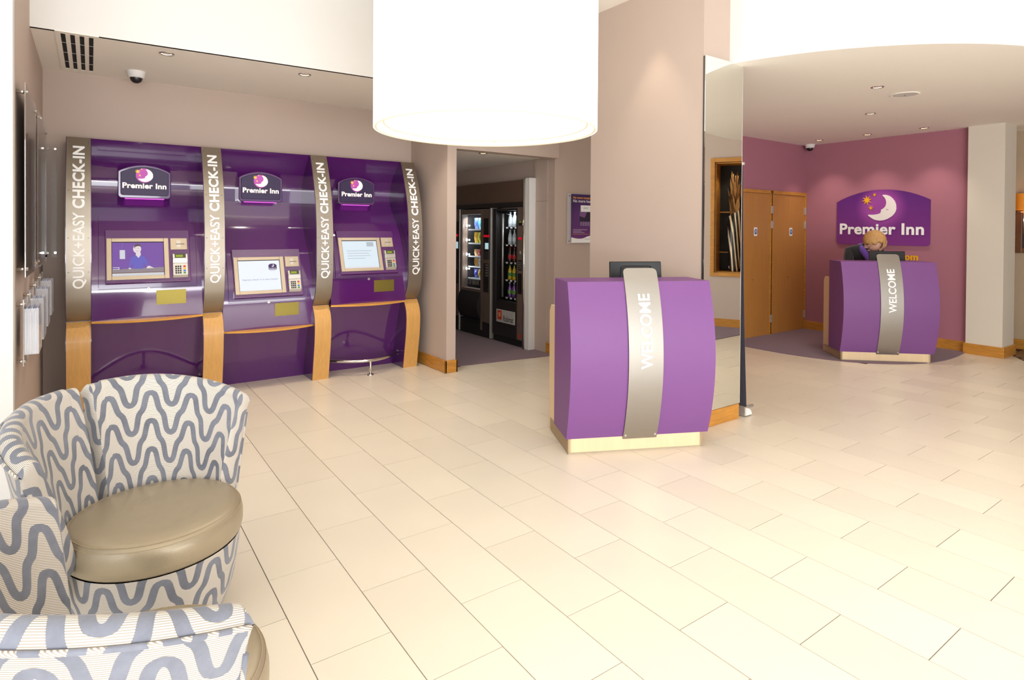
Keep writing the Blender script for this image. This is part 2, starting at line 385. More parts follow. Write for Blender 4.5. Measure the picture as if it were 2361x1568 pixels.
# skirtings
def skirt(name, pts, h=.13, t=.018):
    mb = MB()
    for (x0, y0), (x1, y1), (nx, ny) in pts:
        mb.hexa([(x0, y0, 0), (x1, y1, 0), (x1, y1, h), (x0, y0, h), (x0 + nx * t, y0 + ny * t, 0), (x1 + nx * t, y1 + ny * t, 0), (x1 + nx * t, y1 + ny * t, h), (x0 + nx * t, y0 + ny * t, h)])
    return struct(name, mb, M['oakskirt'], bevel=.003)
skirt('baseboard_kiosk_side', [((3.04, 6.2), (3.04, 5.462), (-1, 0)), ((3.022, 5.48), (3.168, 5.48), (0, -1)), ((3.15, 5.462), (3.15, 5.66), (1, 0))])
skirt('baseboard_poster', [((4.56, 5.70), (4.56, 5.562), (-1, 0)), ((4.542, 5.58), (5.6, 5.58), (0, -1))])
skirt('baseboard_column', [((3.78, 2.87), (4.268, 2.87), (0, -1)), ((3.8, 4.115), (3.8, 2.852), (-1, 0)), ((4.25, 2.852), (4.25, 4.115), (1, 0))], .122, .02)
skirt('baseboard_reception', [((9.03, 4.93), (9.03, 2.80), (-1, 0)), ((9.05, 4.93), (9.13, 4.93), (0, -1))])
skirt('baseboard_pillar', [((8.94, 2.82), (8.94, 2.412), (-1, 0)), ((8.922, 2.43), (9.37, 2.43), (0, -1))], .13, .02)
skirt('baseboard_right', [((9.85, 2.9), (9.85, .6), (-1, 0)), ((9.35, 2.9), (9.85, 2.9), (0, -1))])

# ------------------------------------------------------------------ alcove wall seen in the mirror
NW = (8.135, .04, 0); NR = math.atan2(.8944, .4472)     # local x along the wall, local +y into the room
nw = bpy.data.objects.new('wall_alcove', meshof('wall_alcove', B(-1.5, -.5, 0, -.21, 0, 3.5).box(.36, -.5, 0, .62, 0, 3.5).box(-.21, -.5, 0, .36, 0, .85).box(-.21, -.5, 2.59, .36, 0, 3.5), M['mauve']))
link(nw); nw.location = NW; nw.rotation_euler = (0, 0, NR); nw['kind'] = 'structure'; XF[nw.name] = (Vector(NW), NR)
nb = bpy.data.objects.new('baseboard_alcove', meshof('baseboard_alcove', B(-1.5, 0, 0, .62, .018, .13), M['oakskirt']))
link(nb); nb.location = NW; nb.rotation_euler = (0, 0, NR); nb['kind'] = 'structure'
nt_ = thing('display_niche', 'oak framed display niche with dark back in the wall shown by the mirror', 'niche', (NW[0], NW[1], .85), NR)
obj('frame', B(-.275, -.02, -.055, -.21, .03, 1.80).box(.36, -.02, -.055, .425, .03, 1.80).box(-.21, -.02, 1.735, .36, .03, 1.80).box(-.21, -.02, -.055, .36, .03, 0), M['oakskirt'], nt_, world=False, bevel=.004)
obj('lining', B(-.208, -.4, 0, -.19, -.02, 1.73).box(.342, -.4, 0, .358, -.02, 1.73).box(-.19, -.4, 0, .342, -.02, .015).box(-.19, -.4, 1.715, .342, -.02, 1.73), M['oakskirt'], nt_, world=False)
obj('back_panel', B(-.19, -.4, .015, .342, -.385, 1.715), M['blackm'], nt_, world=False)
for zz in (.30, .95): obj('ledge', B(-.19, -.385, zz, .342, -.36, zz + .02), M['oakskirt'], nt_, world=False)
lamp('niche_lamp', 'SPOT', (.05, -.1, 1.69), 9, WARM, .02, (.05, -.16, 0), nt_, 110)
def n2w(x, y, z): c, s = math.cos(NR), math.sin(NR); return (NW[0] + c * x - s * y, NW[1] + s * x + c * y, z)
vm = mat('striped_ceramic', (26, 25, 27), .35); ntv = vm.node_tree
tcv = ntv.nodes.new('ShaderNodeTexCoord'); wv = ntv.nodes.new('ShaderNodeTexWave'); wv.bands_direction = 'DIAGONAL'
mpv = ntv.nodes.new('ShaderNodeMapping'); mpv.inputs['Scale'].default_value = (7.5, 7.5, 1.3); ntv.links.new(tcv.outputs['Object'], mpv.inputs[0]); ntv.links.new(mpv.outputs[0], wv.inputs[0])
wv.inputs['Scale'].default_value = 1; wv.inputs['Distortion'].default_value = 3
crv = ntv.nodes.new('ShaderNodeValToRGB'); crv.color_ramp.interpolation = 'CONSTANT'; crv.color_ramp.elements[0].color = lin((22, 22, 26)) + (1,); crv.color_ramp.elements[1].position = .68; crv.color_ramp.elements[1].color = lin((226, 205, 170)) + (1,)
ntv.links.new(wv.outputs[0], crv.inputs[0]); ntv.links.new(crv.outputs[0], ntv.nodes['Principled BSDF'].inputs['Base Color'])
vl = n2w(.06, -.2, .866)
vt = thing('vase', 'tall black vase with cream zebra stripes standing in the oak niche', 'vase', vl)
vb = MB(); prof = [(.062, 0), (.085, .05), (.095, .35), (.10, .6), (.10, .92)]
n = 28; rows = []
for r0, z in prof + [(.092, .92), (.088, .6), (.07, .1)]:
    rows.append([(r0 * math.cos(2 * PI * i / n), r0 * math.sin(2 * PI * i / n), z + (.06 * math.sin(2 * PI * i / n + .5) if z > .9 else 0)) for i in range(n + 1)])
vb.sheet(rows); vb.add([(.062 * math.cos(2 * PI * i / n), .062 * math.sin(2 * PI * i / n), .001) for i in range(n)], [list(range(n))])
obj('body', vb, vm, vt, world=False)
ft = thing('dried_arrangement', 'dried golden grasses and curled leaves rising out of the striped vase', 'dried flowers', (vl[0], vl[1], 1.2))
st = MB(); lf = MB(); rnd = random.Random(3)
for i in range(16):
    a = rnd.uniform(0, 2 * PI); sp = rnd.uniform(.02, .14); h = rnd.uniform(.75, 1.25)
    pts = [(sp * .25 * math.cos(a) * (t ** 1.5) * 2, sp * .25 * math.sin(a) * (t ** 1.5) * 2, h * t) for t in np.linspace(0, 1, 8)]
    st.tube(pts, .004, 5)
    x, y, z = pts[-1]
    for q in range(2):
        zz = z - q * .18; aa = a + q; rw = []
        for t in np.linspace(0, 1, 7):
            wd = .022 * math.sin(PI * min(t + .08, 1)); cx = x * (1 - q * .2) + .05 * t * math.cos(aa); cy = y * (1 - q * .2) + .05 * t * math.sin(aa)
            rw.append([(cx - wd * math.sin(aa), cy + wd * math.cos(aa), zz - .2 + .26 * t), (cx + wd * math.sin(aa), cy - wd * math.cos(aa), zz - .2 + .26 * t)])
        lf.sheet(rw)
obj('stem', st, mat('straw_stem', (150, 108, 60), .7), ft, world=False)
obj('leaf', lf, mat('dried_leaf', (176, 128, 70), .7, var=.4, vscale=20), ft, world=False)

# ------------------------------------------------------------------ oak cupboard doors
def door(n, x0, xm, x1):
    fr = struct('door_%d' % n, MB().box(x0 - .045, 4.895, 0, x0, 4.93, 2.10).box(x1, 4.895, 0, x1 + .045, 4.93, 2.10).box(x0, 4.895, 2.05, x1, 4.93, 2.10), M['oakskirt'], bevel=.004)
    for a, b in ((x0 + .003, xm - .002), (xm + .002, x1 - .003)):
        lfm = obj('door_leaf', B(a, 4.908, .006, b, 4.929, 2.047), M['oakdoor'], fr, bevel=.002)
    for x in (x0, x1):
        for z in (1.82, 1.605, .235):
            obj('hinge', B(x - .012, 4.886, z - .055, x + .012, 4.91, z + .055), M['silver'], fr, bevel=.003)
    s = B(xm + .03, 4.904, 1.44, xm + .10, 4.909, 1.56)
    sg = obj('fire_door_sign', s, M['letter'], fr)
    ds = MB(); cxs, czs = xm + .065, 1.5
    ds.prism([(cxs + .03 * math.cos(a), czs + .04 * math.sin(a)) for a in np.linspace(0, 2 * PI, 20)[:-1]], lambda a, b, d: (a, d, b), 4.902, 4.905)
    for q in (-.012, .002, .014): ds.box(cxs - .02, 4.9008, czs + q, cxs + .02, 4.9022, czs + q + .005, 1)
    obj('blue_roundel', ds, [flat('sign_blue', (30, 80, 170)), M['letter']], sg)
    obj('lock', MB().lathe([(.0, -.002), (.012, -.002), (.012, .004), (0, .004)], n=12).add([], []), M['dark'], fr, world=False).location = (xm, 4.905, .82)
    return fr
door(1, 7.17, 7.63, 8.075); door(2, 8.10, 8.545, 9.0)

# ------------------------------------------------------------------ mirror on the column
mt = thing('wall_mirror', 'tall frameless mirror on the narrow face of the column', 'mirror', (4.03, 2.86, .13))
obj('mirror_glass', B(3.792, 2.845, .128, 4.264, 2.853, 2.84), M['mirror'], mt)
obj('backing', B(3.795, 2.853, .13, 4.262, 2.869, 2.838), M['dark'], mt)
obj('edge_strip', B(4.264, 2.844, .128, 4.268, 2.869, 2.842), M['silver'], mt)

# ------------------------------------------------------------------ logo pieces shared by the signs
MOON = [(875, 170), (915, 175), (958, 192), (998, 226), (1030, 272), (1049, 325), (1052, 385), (1042, 430), (1015, 474), (978, 508), (930, 537), (880, 554), (835, 560), (790, 556), (745, 543), (706, 518), (676, 494), (658, 478), (664, 468), (700, 470), (745, 470), (790, 462), (815, 455), (832, 448), (838, 440), (832, 434), (846, 427), (838, 419), (852, 410), (836, 402), (850, 392), (878, 375), (900, 350), (912, 318), (914, 280), (904, 240), (888, 210), (868, 190), (858, 178)]
def star(cx, cy, r, n=8, rot=.2, k=.36): return [(cx + (r if i % 2 == 0 else r * k) * math.cos(rot + PI * i / n), cy - (r if i % 2 == 0 else r * k) * math.sin(rot + PI * i / n)) for i in range(2 * n)]
STARS = [star(640, 245, 76, 8), star(748, 167, 30, 7, .2, .3), star(697, 365, 42, 7, .2, .3)]
def arch(wd, z0, zs, zt, rc=.04, n=16):
    p = []
    for a in np.linspace(PI, 1.5 * PI, 6): p.append((-wd / 2 + rc + rc * math.cos(a), z0 + rc + rc * math.sin(a)))
    for a in np.linspace(1.5 * PI, 2 * PI, 6): p.append((wd / 2 - rc + rc * math.cos(a), z0 + rc + rc * math.sin(a)))
    hh = zt - zs; R = (wd * wd / 4 + hh * hh) / (2 * hh); a1 = math.asin(wd / 2 / R)
    for a in np.linspace(a1, -a1, n): p.append((R * math.sin(a), zt - R + R * math.cos(a)))
    return p
def logo(parent, fn, s, moon_m, star_m, text_m, t=.004, eye=True):
    """fn(a, b, d): a right, b up from the moon's centre, d towards the viewer"""
    L = lambda p: [((x - 855) * s, (365 - y) * s) for x, y in p]
    o1 = obj('moon', MB().prism(L(MOON), fn, t, 0), moon_m, parent)
    if eye: obj('eyelid', MB().prism(L([(912, 380), (922, 390), (936, 396), (950, 390), (938, 402), (922, 398)]), fn, t + .0008, t), M['dark'], o1)
    for p in STARS: obj('star', MB().prism(L(p), fn, t, 0), star_m, parent)
    tb = MB()
    put_text(tb, 'Premier Inn', lambda a, b: fn(a, b, t), (240 - 855) * s, (365 - 765) * s, (1418 - 240) * s, 158 * s, .03, 1.04)
    obj('lettering', tb, text_m, parent)

# big wall sign
sg = thing('wall_sign', 'large purple arched hotel sign with moon and stars on the plum wall', 'sign', (9.01, 3.80, 1.74))
k = 1.19 / 1290
signmat = radial_mat('printed_purple', (160, 74, 164), (92, 34, 120), .14, .36, low=(140, 58, 140))
fnS = lambda a, b, d: (9.012 - d, 3.828 - (a + (855 - 838) * k), 1.847 + b)
plate = MB().prism([(y, z) for y, z in arch(1.2, 1.325, 1.94, 2.10, .05)], lambda a, b, d: (d, 3.828 - a, b), 9.012, 9.03)
ob = obj('plate', plate, signmat, sg)
ob.data.transform(Matrix.Translation((0, -.03, -.107))); ob.location = (0, .03, .107)   # print centred on the moon
logo(sg, fnS, k, M['moonw'], M['gold'], M['letter'], .008)
wt = MB(); put_text(wt, 'premierinn.com', lambda a, b: (9.012, 3.366 - a, 1.135 + b), 0, 0, None, .085, .025, 1.05, align='r')
v0 = list(wt.v); f0 = [list(f) for f in wt.f]
wt.add([(x + .016, y, z) for x, y, z in v0], f0)
tag(obj('web_address', wt, M['gold'], None, loc=(9.02, 3.8, 1.135)), 'yellow raised web address lettering on the plum wall below the sign', 'lettering')

# ------------------------------------------------------------------ check-in kiosks
PX = [-.165 + .975 * i for i in range(4)]; PWD = .168
PF = [(0, 5.935), (.2, 5.90), (.375, 5.866), (.54, 5.853), (.62, 5.860), (.68, 5.885), (.725, 5.922), (.742, 5.938)]
PU = [(.748, 5.938), (.78, 5.905), (.83, 5.866), (.89, 5.838), (1.07, 5.810), (1.3, 5.806), (1.52, 5.815), (1.75, 5.845), (1.9, 5.885), (2.05, 5.94), (2.15, 5.985), (2.24, 6.03)]
def interp(prof, z):
    zs = [p[0] for p in prof]; return float(np.interp(z, zs, [p[1] for p in prof]))
def dense(prof, n=40):
    z = np.array([p[0] for p in prof]); y = np.array([p[1] for p in prof]); zz = np.linspace(z[0], z[-1], n); yy = np.interp(zz, z, y)
    for _ in range(3): yy[1:-1] = (yy[:-2] + 2 * yy[1:-1] + yy[2:]) / 4
    return list(zip(zz, yy))
PUd = dense(PU, 50); PFd = dense(PF, 30)
def strip(prof, x0, x1, d, th):
    mb = MB(); fr = [[(x0, y - d, z), (x1, y - d, z)] for z, y in prof]; bk = [[(x1, y - d + th, z), (x0, y - d + th, z)] for z, y in prof]
    mb.sheet(fr); mb.sheet(bk)
    mb.sheet([[b[1], a[0]] for a, b in zip(fr, bk)], 0, False); mb.sheet([[a[1], b[0]] for a, b in zip(fr, bk)], 0, False)
    mb.add([fr[0][0], fr[0][1], bk[0][0], bk[0][1]], [(0, 1, 2, 3)]); mb.add([fr[-1][0], fr[-1][1], bk[-1][0], bk[-1][1]], [(3, 2, 1, 0)])
    return mb
plab = ['leftmost tall kiosk pillar in the corner by the leaflet racks', 'kiosk pillar between the avatar screen kiosk and the closed kiosk', 'kiosk pillar between the closed kiosk and the kiosk with foot rail', 'last kiosk pillar beside the vending doorway']
for i, x in enumerate(PX):
    t = thing('kiosk_pillar', plab[i] + ', steel above oak', 'pillar', (x + PWD / 2, 6.1, 0), group='check-in kiosk pillars')
    body = MB()
    for pr in (PFd, PUd):
        rows = [[(x, y + .008, z), (x, 6.34, z)] for z, y in pr]; body.sheet(rows, 0, False)
        body.sheet([[(x + PWD, 6.34, z), (x + PWD, y + .008, z)] for z, y in pr], 0, False)
    body.sheet([[(x, y + .008, z), (x + PWD, y + .008, z)] for z, y in PFd + PUd], 0, True)
    body.add([(x, 6.04, 2.24), (x + PWD, 6.04, 2.24), (x + PWD, 6.34, 2.24), (x, 6.34, 2.24)], [(0, 1, 2, 3)])
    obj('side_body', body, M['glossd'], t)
    obj('oak_strip', strip(PFd, x + .004, x + PWD - .004, 0, .008), M['oakv'], t)
    ss = obj('steel_strip', strip(PUd, x + .004, x + PWD - .004, 0, .008), M['steel'], t)
    tb = MB()
    fn = lambda a, b: (x + PWD / 2 - .037 + (.074 - (.074 - b)) * 0 + .074 - b, interp(PUd, a) - .0022, a)
    fn = lambda a, b: (x + PWD / 2 + .036 - b, interp(PUd, a) - .0022, a)
    put_text(tb, 'QUICK+EASY', fn, 1.02, 0, .605, .072, .014, 1.0)
    put_text(tb, 'CHECK-IN', fn, 1.655, 0, .51, .072, .035, 1.06)
    obj('lettering', tb, M['letter'], ss)
    sw = MB()
    for z in (.765, 1.15, 1.42, 1.8, 2.2):
        for xx in (x + .02, x + PWD - .02): sw.box(xx - .003, interp(PUd, z) - .003, z - .003, xx + .003, interp(PUd, z), z + .003)
    obj('screw', sw, M['dark'], ss)

PAN1 = [(.742, 5.885), (.9, 5.885), (1.0, 5.886), (1.1, 5.90), (1.2, 5.925), (1.3, 5.963), (1.45, 6.033), (1.55, 6.11), (1.66, 6.215), (1.75, 6.285), (1.83, 6.315), (1.93, 6.315), (2.03, 6.265), (2.12, 6.18), (2.24, 6.045)]
PAN2 = [(.562, 5.925), (.72, 5.925), (.83, 5.926), (.92, 5.936), (1.02, 5.955), (1.12, 6.0), (1.27, 6.075), (1.38, 6.17), (1.5, 6.255), (1.62, 6.30), (1.75, 6.325), (1.93, 6.32), (2.03, 6.265), (2.12, 6.18), (2.24, 6.045)]
LOW = {1: [(0, 6.225), (.15, 6.19), (.33, 6.14), (.52, 6.08), (.74, 6.0)], 2: [(0, 6.235), (.15, 6.20), (.33, 6.145), (.45, 6.1), (.562, 6.05)]}
disc_m = mat('lit_violet_disc', (150, 60, 140), .5, emit=(190, 80, 170), es=.7)
moon_lit = mat('lit_moon', (255, 246, 214), .5, emit=(255, 244, 205), es=1.15)
star_lit = mat('lit_star', (250, 180, 60), .5, emit=(250, 176, 50), es=.9)
text_lit = mat('lit_lettering', (250, 236, 226), .5, emit=(250, 236, 220), es=.8)
panel_lit = mat('dark_sign_face', (46, 25, 74), .5)
halo_m = mat('violet_glow_strip', (200, 90, 200), .5, emit=(205, 70, 205), es=1.0)
kl = ['purple check-in kiosk showing a receptionist avatar on its screen', 'purple check-in kiosk set lower, its screen saying check in is closed', 'purple check-in kiosk with blank pale screen and chrome foot rail, nearest the vending machines']
for i in range(3):
    x0, x1 = PX[i] + PWD, PX[i + 1]; low = i == 1; dz = -.18 if low else 0
    pan = dense(PAN2 if low else PAN1, 90); zb = pan[0][0]
    t = thing('check_in_kiosk', kl[i], 'kiosk', ((x0 + x1) / 2, 6.1, 0), group='self check-in kiosks')
    mb = MB(); mb.sheet([[(x0, y, z), (x1, y, z)] for z, y in pan])
    mb.add([(x0, pan[-1][1], 2.24), (x1, pan[-1][1], 2.24), (x1, 6.34, 2.24), (x0, 6.34, 2.24)], [(0, 1, 2, 3)])
    obj('upper_panel', mb, M['gloss'], t, recalc=False)
    lw = dense(LOW[2 if low else 1], 20)
    obj('lower_panel', MB().sheet([[(x0, y, z), (x1, y, z)] for z, y in lw]), M['gloss'], t, recalc=False)
    # oak lip shelf with bowed front
    sh = MB(); N = 24; yb = pan[0][1]
    top = []; bot = []
    for j in range(N + 1):
        u = j / N; bow = .125 * (1 - (2 * u - 1) ** 2)
        xx = x0 + u * (x1 - x0); top.append((xx, yb - .004 - bow, zb)); bot.append((xx, yb - .004 - bow * .93, zb - .016))
    bt = [(p[0], lw[-1][1] + .02, zb) for p in top]; bb = [(p[0], lw[-1][1] + .02, zb - .016) for p in top]
    sh.sheet([bt, top, bot, bb, bt], 0, False)
    obj('oak_shelf', sh, M['oakh'], t)
    # service cover around the screen
    zr0, zr1 = 1.0 + dz, 1.6 + dz; cov = [(z, y) for z, y in pan if zr0 <= z <= zr1]
    obj('service_cover', strip(cov, x0 + .048, x1 - .048, .006, .005), M['gloss'], t)
    sb = MB()
    for a in (x0 + .045, x1 - .0475): sb.sheet([[(a, y - .001, z), (a + .0025, y - .001, z)] for z, y in cov])
    sb.box(x0 + .045, cov[0][1] - .003, zr0 - .003, x1 - .045, cov[0][1] + .001, zr0)
    obj('cover_seam', sb, M['blackm'], t)
    # tilted screen housing plane
    zA, zB_ = 1.045 + dz, 1.484 + dz; yA, yB_ = interp(pan, zA), interp(pan, zB_)
    gap = max(yA + (yB_ - yA) * q / 20 - interp(pan, zA + (zB_ - zA) * q / 20) for q in range(21)) + .009; yA -= gap; yB_ -= gap
    tv = Vector((0, yB_ - yA, zB_ - zA)); Lh = tv.length; tv.normalize(); nv = Vector((0, -tv.z, tv.y))
    xc = x0 + .40
    def F(a, b, d=0, zA=zA, yA=yA, tv=tv, nv=nv, x0=x0):    # a from panel left, b up the slope from zA, d outward
        p = Vector((x0 + a, yA, zA)) + tv * b + nv * d; return tuple(p)
    def plate(a0, a1, b0, b1, d0, d1, mi=0, mb=None):
        mb = mb or MB(); return mb.hexa([F(a0, b0, d1), F(a1, b0, d1), F(a1, b1, d1), F(a0, b1, d1), F(a0, b0, d0), F(a1, b0, d0), F(a1, b1, d0), F(a0, b1, d0)], mi)
    obj('screen_housing', plate(.092, .712, 0, Lh, -.05, .004), M['gloss'], t, bevel=.004)
    sL, sR, s0, s1 = .10, .548, .028, .39
    bz = MB(); plate(sL, sL + .036, s0, s1, 0, .016, 0, bz); plate(sR - .036, sR, s0, s1, 0, .016, 0, bz)
    plate(sL + .036, sR - .036, s0, s0 + .03, 0, .016, 0, bz); plate(sL + .036, sR - .036, s1 - .03, s1, 0, .016, 0, bz)
    bezel = obj('screen_bezel', bz, M['bezel'], t, bevel=.003)
    a0, a1, b0, b1 = sL + .036, sR - .036, s0 + .03, s1 - .03
    W_, H_ = a1 - a0, b1 - b0
    obj('screen_gasket', plate(a0, a1, b0, b1, 0, .006), M['black'], bezel)
    def poly(mb, pts, mi, d): mb.add([F(a0 + u * W_, b0 + v * H_, d) for u, v in pts], [list(range(len(pts)))], mi)
    def rect(mb, u0, v0, u1, v1, mi, d): poly(mb, [(u0, v0), (u1, v0), (u1, v1), (u0, v1)], mi, d)
    s_ = MB(); d = .0065
    if i == 0:
        sm = [flat('avatar_purple', (112, 72, 158), 1.25), flat('avatar_desk', (150, 138, 146), 1.0), flat('avatar_blue', (104, 98, 200), 1.0), flat('avatar_skin', (240, 226, 232), 1.0), flat('avatar_hair', (112, 84, 96), .7), flat('avatar_white', (236, 240, 248), .85), flat('avatar_bar', (140, 90, 80), .7)]
        rect(s_, .01, .01, .99, .98, 0, d)
        rect(s_, .01, .10, .99, .20, 1, d + .0003); poly(s_, [(.18, .2), (.99, .2), (.99, .24), (.2, .21)], 1, d + .0003)
        rect(s_, .01, .085, .99, .105, 6, d + .0006); rect(s_, .01, .01, .99, .085, 5, d + .0006)
        for q in range(22): rect(s_, .04 + q * .042, .03 + .02 * (q % 2), .06 + q * .042, .034 + .02 * (q % 2), 1, d + .0009)
        rect(s_, .15, .50, .25, .76, 5, d + .0003); rect(s_, .196, .76, .2, .98, 1, d + .0003)
        poly(s_, [(.40, .205), (.39, .38), (.33, .21), (.31, .22), (.36, .55), (.42, .585), (.46, .61), (.54, .61), (.60, .57), (.64, .52), (.70, .30), (.66, .27), (.60, .40), (.585, .205)], 2, d + .0006)
        poly(s_, [(.45, .61), (.505, .52), (.55, .62), (.54, .70), (.46, .70)], 3, d + .0009)
        poly(s_, [(.48 + .078 * math.cos(a), .79 + .13 * math.sin(a)) for a in np.linspace(0, 2 * PI, 18)[:-1]], 3, d + .0012)
        poly(s_, [(.415, .81), (.43, .9), (.48, .94), (.54, .92), (.565, .83), (.52, .875), (.46, .86)], 4, d + .0015)
        poly(s_, [(.45, .735), (.48, .725), (.51, .735), (.48, .715)], 4, d + .0015); rect(s_, .44, .80, .465, .806, 4, d + .0015); rect(s_, .495, .80, .52, .806, 4, d + .0015)
        poly(s_, [(.31, .20), (.36, .205), (.35, .24), (.32, .24)], 3, d + .0009); poly(s_, [(.66, .26), (.70, .29), (.80, .215), (.65, .21)], 3, d + .0009)
        rect(s_, .02, .20, .13, .215, 5, d + .0009); rect(s_, .02, .25, .14, .265, 5, d + .0009); rect(s_, .125, .19, .14, .265, 5, d + .0009)
    else:
        base = (226, 232, 244) if i == 1 else (212, 226, 236)
        sm = [flat('screen_pale_%d' % i, base, 1.3), flat('screen_purple', (72, 40, 110), .8), flat('screen_text', (140, 144, 164), .9) if i == 1 else flat('screen_faint', (196, 206, 218), .95), flat('screen_white', (240, 240, 246), 1.0)]
        rect(s_, .01, .01, .99, .98, 0, d)
        if i == 1:
            poly(s_, [(.72 + x * .20, .68 + y * .2) for x, y in [(0, 0), (1, 0), (1, .75), (.8, .93), (.5, 1), (.2, .93), (0, .75)]], 1, d + .0003)
            poly(s_, [(.72 + (x - 190) / 1290 * .20, .68 + (885 - y) / 782 * .2) for x, y in MOON], 3, d + .0006)
            put_text(s_, 'Premier Inn', lambda a, b: F(a0 + a * W_, b0 + b * H_, d + .0006), .73, .70, .18, .035, .03, 1, 3)
            rect(s_, .75, .645, .89, .655, 2, d + .0003)
            put_text(s_, 'Express check in is now closed', lambda a, b: F(a0 + a * W_, b0 + b * H_, d + .0004), .09, .34, .82, .055, 0, 1, 2)
        else:
            rect(s_, .70, .78, .90, .94, 2, d + .0002)
            for q, wd in enumerate((.7, .62, .66, .5)): rect(s_, .12, .62 - q * .09, .12 + wd, .64 - q * .09, 2, d + .0002)
            rect(s_, .01, .01, .99, .07, 3, d + .0002)
    obj('screen', s_, sm, bezel, recalc=False)
    # card reader and key pad
    cr = obj('card_reader', plate(.562, .692, .286, .39, 0, .014), M['bezel'], t, bevel=.003)
    q = MB(); plate(.61, .64, .305, .37, .013, .0150, 0, q); plate(.605, .67, .333, .338, .0148, .0156, 1, q); obj('card_slot', q, [M['silver'], M['dark']], cr)
    pd = thing_pd = MB()
    prof = [(.03, .012), (.05, .034), (.15, .040), (.19, .05), (.235, .044), (.25, .012)]
    for (b0_, d0_), (b1_, d1_) in zip(prof[:-1], prof[1:]): pd.hexa([F(.572, b0_, d0_), F(.688, b0_, d0_), F(.688, b1_, d1_), F(.572, b1_, d1_), F(.572, b0_, 0), F(.688, b0_, 0), F(.688, b1_, 0), F(.572, b1_, 0)])
    pad = obj('pin_pad', pd, M['silver'], t, bevel=.004)
    kb = MB()
    def key(a, b, wd, hg, mi): 
        dd = .034 + (b - .05) / .1 * .006
        kb.hexa([F(a, b, dd + .004), F(a + wd, b, dd + .004), F(a + wd, b + hg, dd + .005), F(a, b + hg, dd + .005), F(a, b, dd - .002), F(a + wd, b, dd - .002), F(a + wd, b + hg, dd - .002), F(a, b + hg, dd - .002)], mi)
    for c_ in range(3):
        for r_ in range(4): key(.590 + c_ * .017, .058 + r_ * .019, .012, .013, 0)
    for r_ in range(4): key(.652, .058 + r_ * .019, .018, .013, 4 - r_)
    obj('keys', kb, [M['black'], RED, YEL, BLU, GRN], pad)
    lc = MB(); plate(.588, .672, .196, .236, .046, .0525, 0, lc); plate(.596, .65, .202, .222, .0525, .0535, 1, lc)
    obj('pin_display', lc, [M['dark'], M['greenlcd']], pad)
    # lock and brass tray
    yl = interp(pan, .99 + dz)
    lk = obj('lock', MB().prism([(x0 + .395 + .012 * math.cos(a), .988 + dz + .012 * math.sin(a)) for a in np.linspace(0, 2 * PI, 17)[:-1]], lambda a, b, e: (a, e, b), yl - .006, yl), M['silver'], t)
    obj('keyhole', B(x0 + .393, yl - .0075, .985 + dz, x0 + .397, yl - .0058, .992 + dz), M['black'], lk)
    yt = interp(pan, .9 + dz); ta, tb_ = x0 + .455, x0 + .672; z0_, z1_ = .85 + dz, .972 + dz
    brass = M.get('brass') or M.setdefault('brass', mat('brass_tray', (138, 124, 60), .42, .8))
    tr = MB().box(ta, yt - .004, z0_, tb_, yt + .001, z0_ + .01).box(ta - .003, yt - .003, z0_, ta, yt + .001, z1_).box(tb_, yt - .003, z0_, tb_ + .003, yt + .001, z1_).box(ta, yt - .003, z1_ - .003, tb_, yt + .001, z1_)
    to = obj('receipt_tray', tr, brass, t)
    tq = MB().box(ta, yt - .001, z0_ + .01, tb_, yt + .001, z1_ - .003)
    obj('tray_flap', tq, brass, to)
    # illuminated arched sign
    xs = x0 + .39; ys = 6.215; zm = 1.967
    of = arch(.405, 1.765, 2.0, 2.062, .028); fi = arch(.365, 1.79, 1.99, 2.042, .02)
    house = obj('sign_housing', MB().prism(of, lambda a, b, e: (xs + a, e, b), ys + .012, 6.33), M['gloss'], t, bevel=.006)
    obj('glow_strip', B(xs - .15, ys + .02, 1.758, xs + .15, ys + .07, 1.766), halo_m, house)
    obj('glow_strip', B(xs - .1, ys + .03, 2.057, xs + .1, ys + .06, 2.064), halo_m, house)
    face = obj('sign_face', MB().prism(fi, lambda a, b, e: (xs + a, e, b), ys, ys + .013), panel_lit, t, bevel=.004)
    s3 = .365 / 1290; fk = lambda a, b, e: (xs + .005 + a, ys - e, zm + b)
    obj('violet_disc', MB().prism([((-40 + 225 * math.cos(a)) * s3, 225 * s3 * math.sin(a)) for a in np.linspace(0, 2 * PI, 33)[:-1]], fk, .0012, 0), disc_m, face)
    logo(t, lambda a, b, e: fk(a, b, e), s3, moon_lit, star_lit, text_lit, .0024, False)
    # foot rail (the middle kiosk has none)
    if i != 1:
        rl = MB(); N = 20; pts = []
        for j in range(N + 1):
            u = j / N; pts.append((x0 - .01 + u * (x1 - x0 + .02), 6.08 - .24 * math.sin(PI * u), .152))
        rl.tube(pts, .017, 12); ro = obj('foot_rail', rl, M['chrome'], t)
        p = MB().tube([(xc, 5.842, .0), (xc, 5.842, .15)], .014, 12); p.lathe([(0, .012), (.03, .010), (.034, 0)], xc, 5.842, 20)
        obj('rail_post', p, M['chrome'], ro)
        for xx in (x0 + .003, x1 - .003): obj('rail_flange', MB().tube([(xx - .005, 6.08, .152), (xx + .005, 6.08, .152)], .03, 16), M['chrome'], ro)

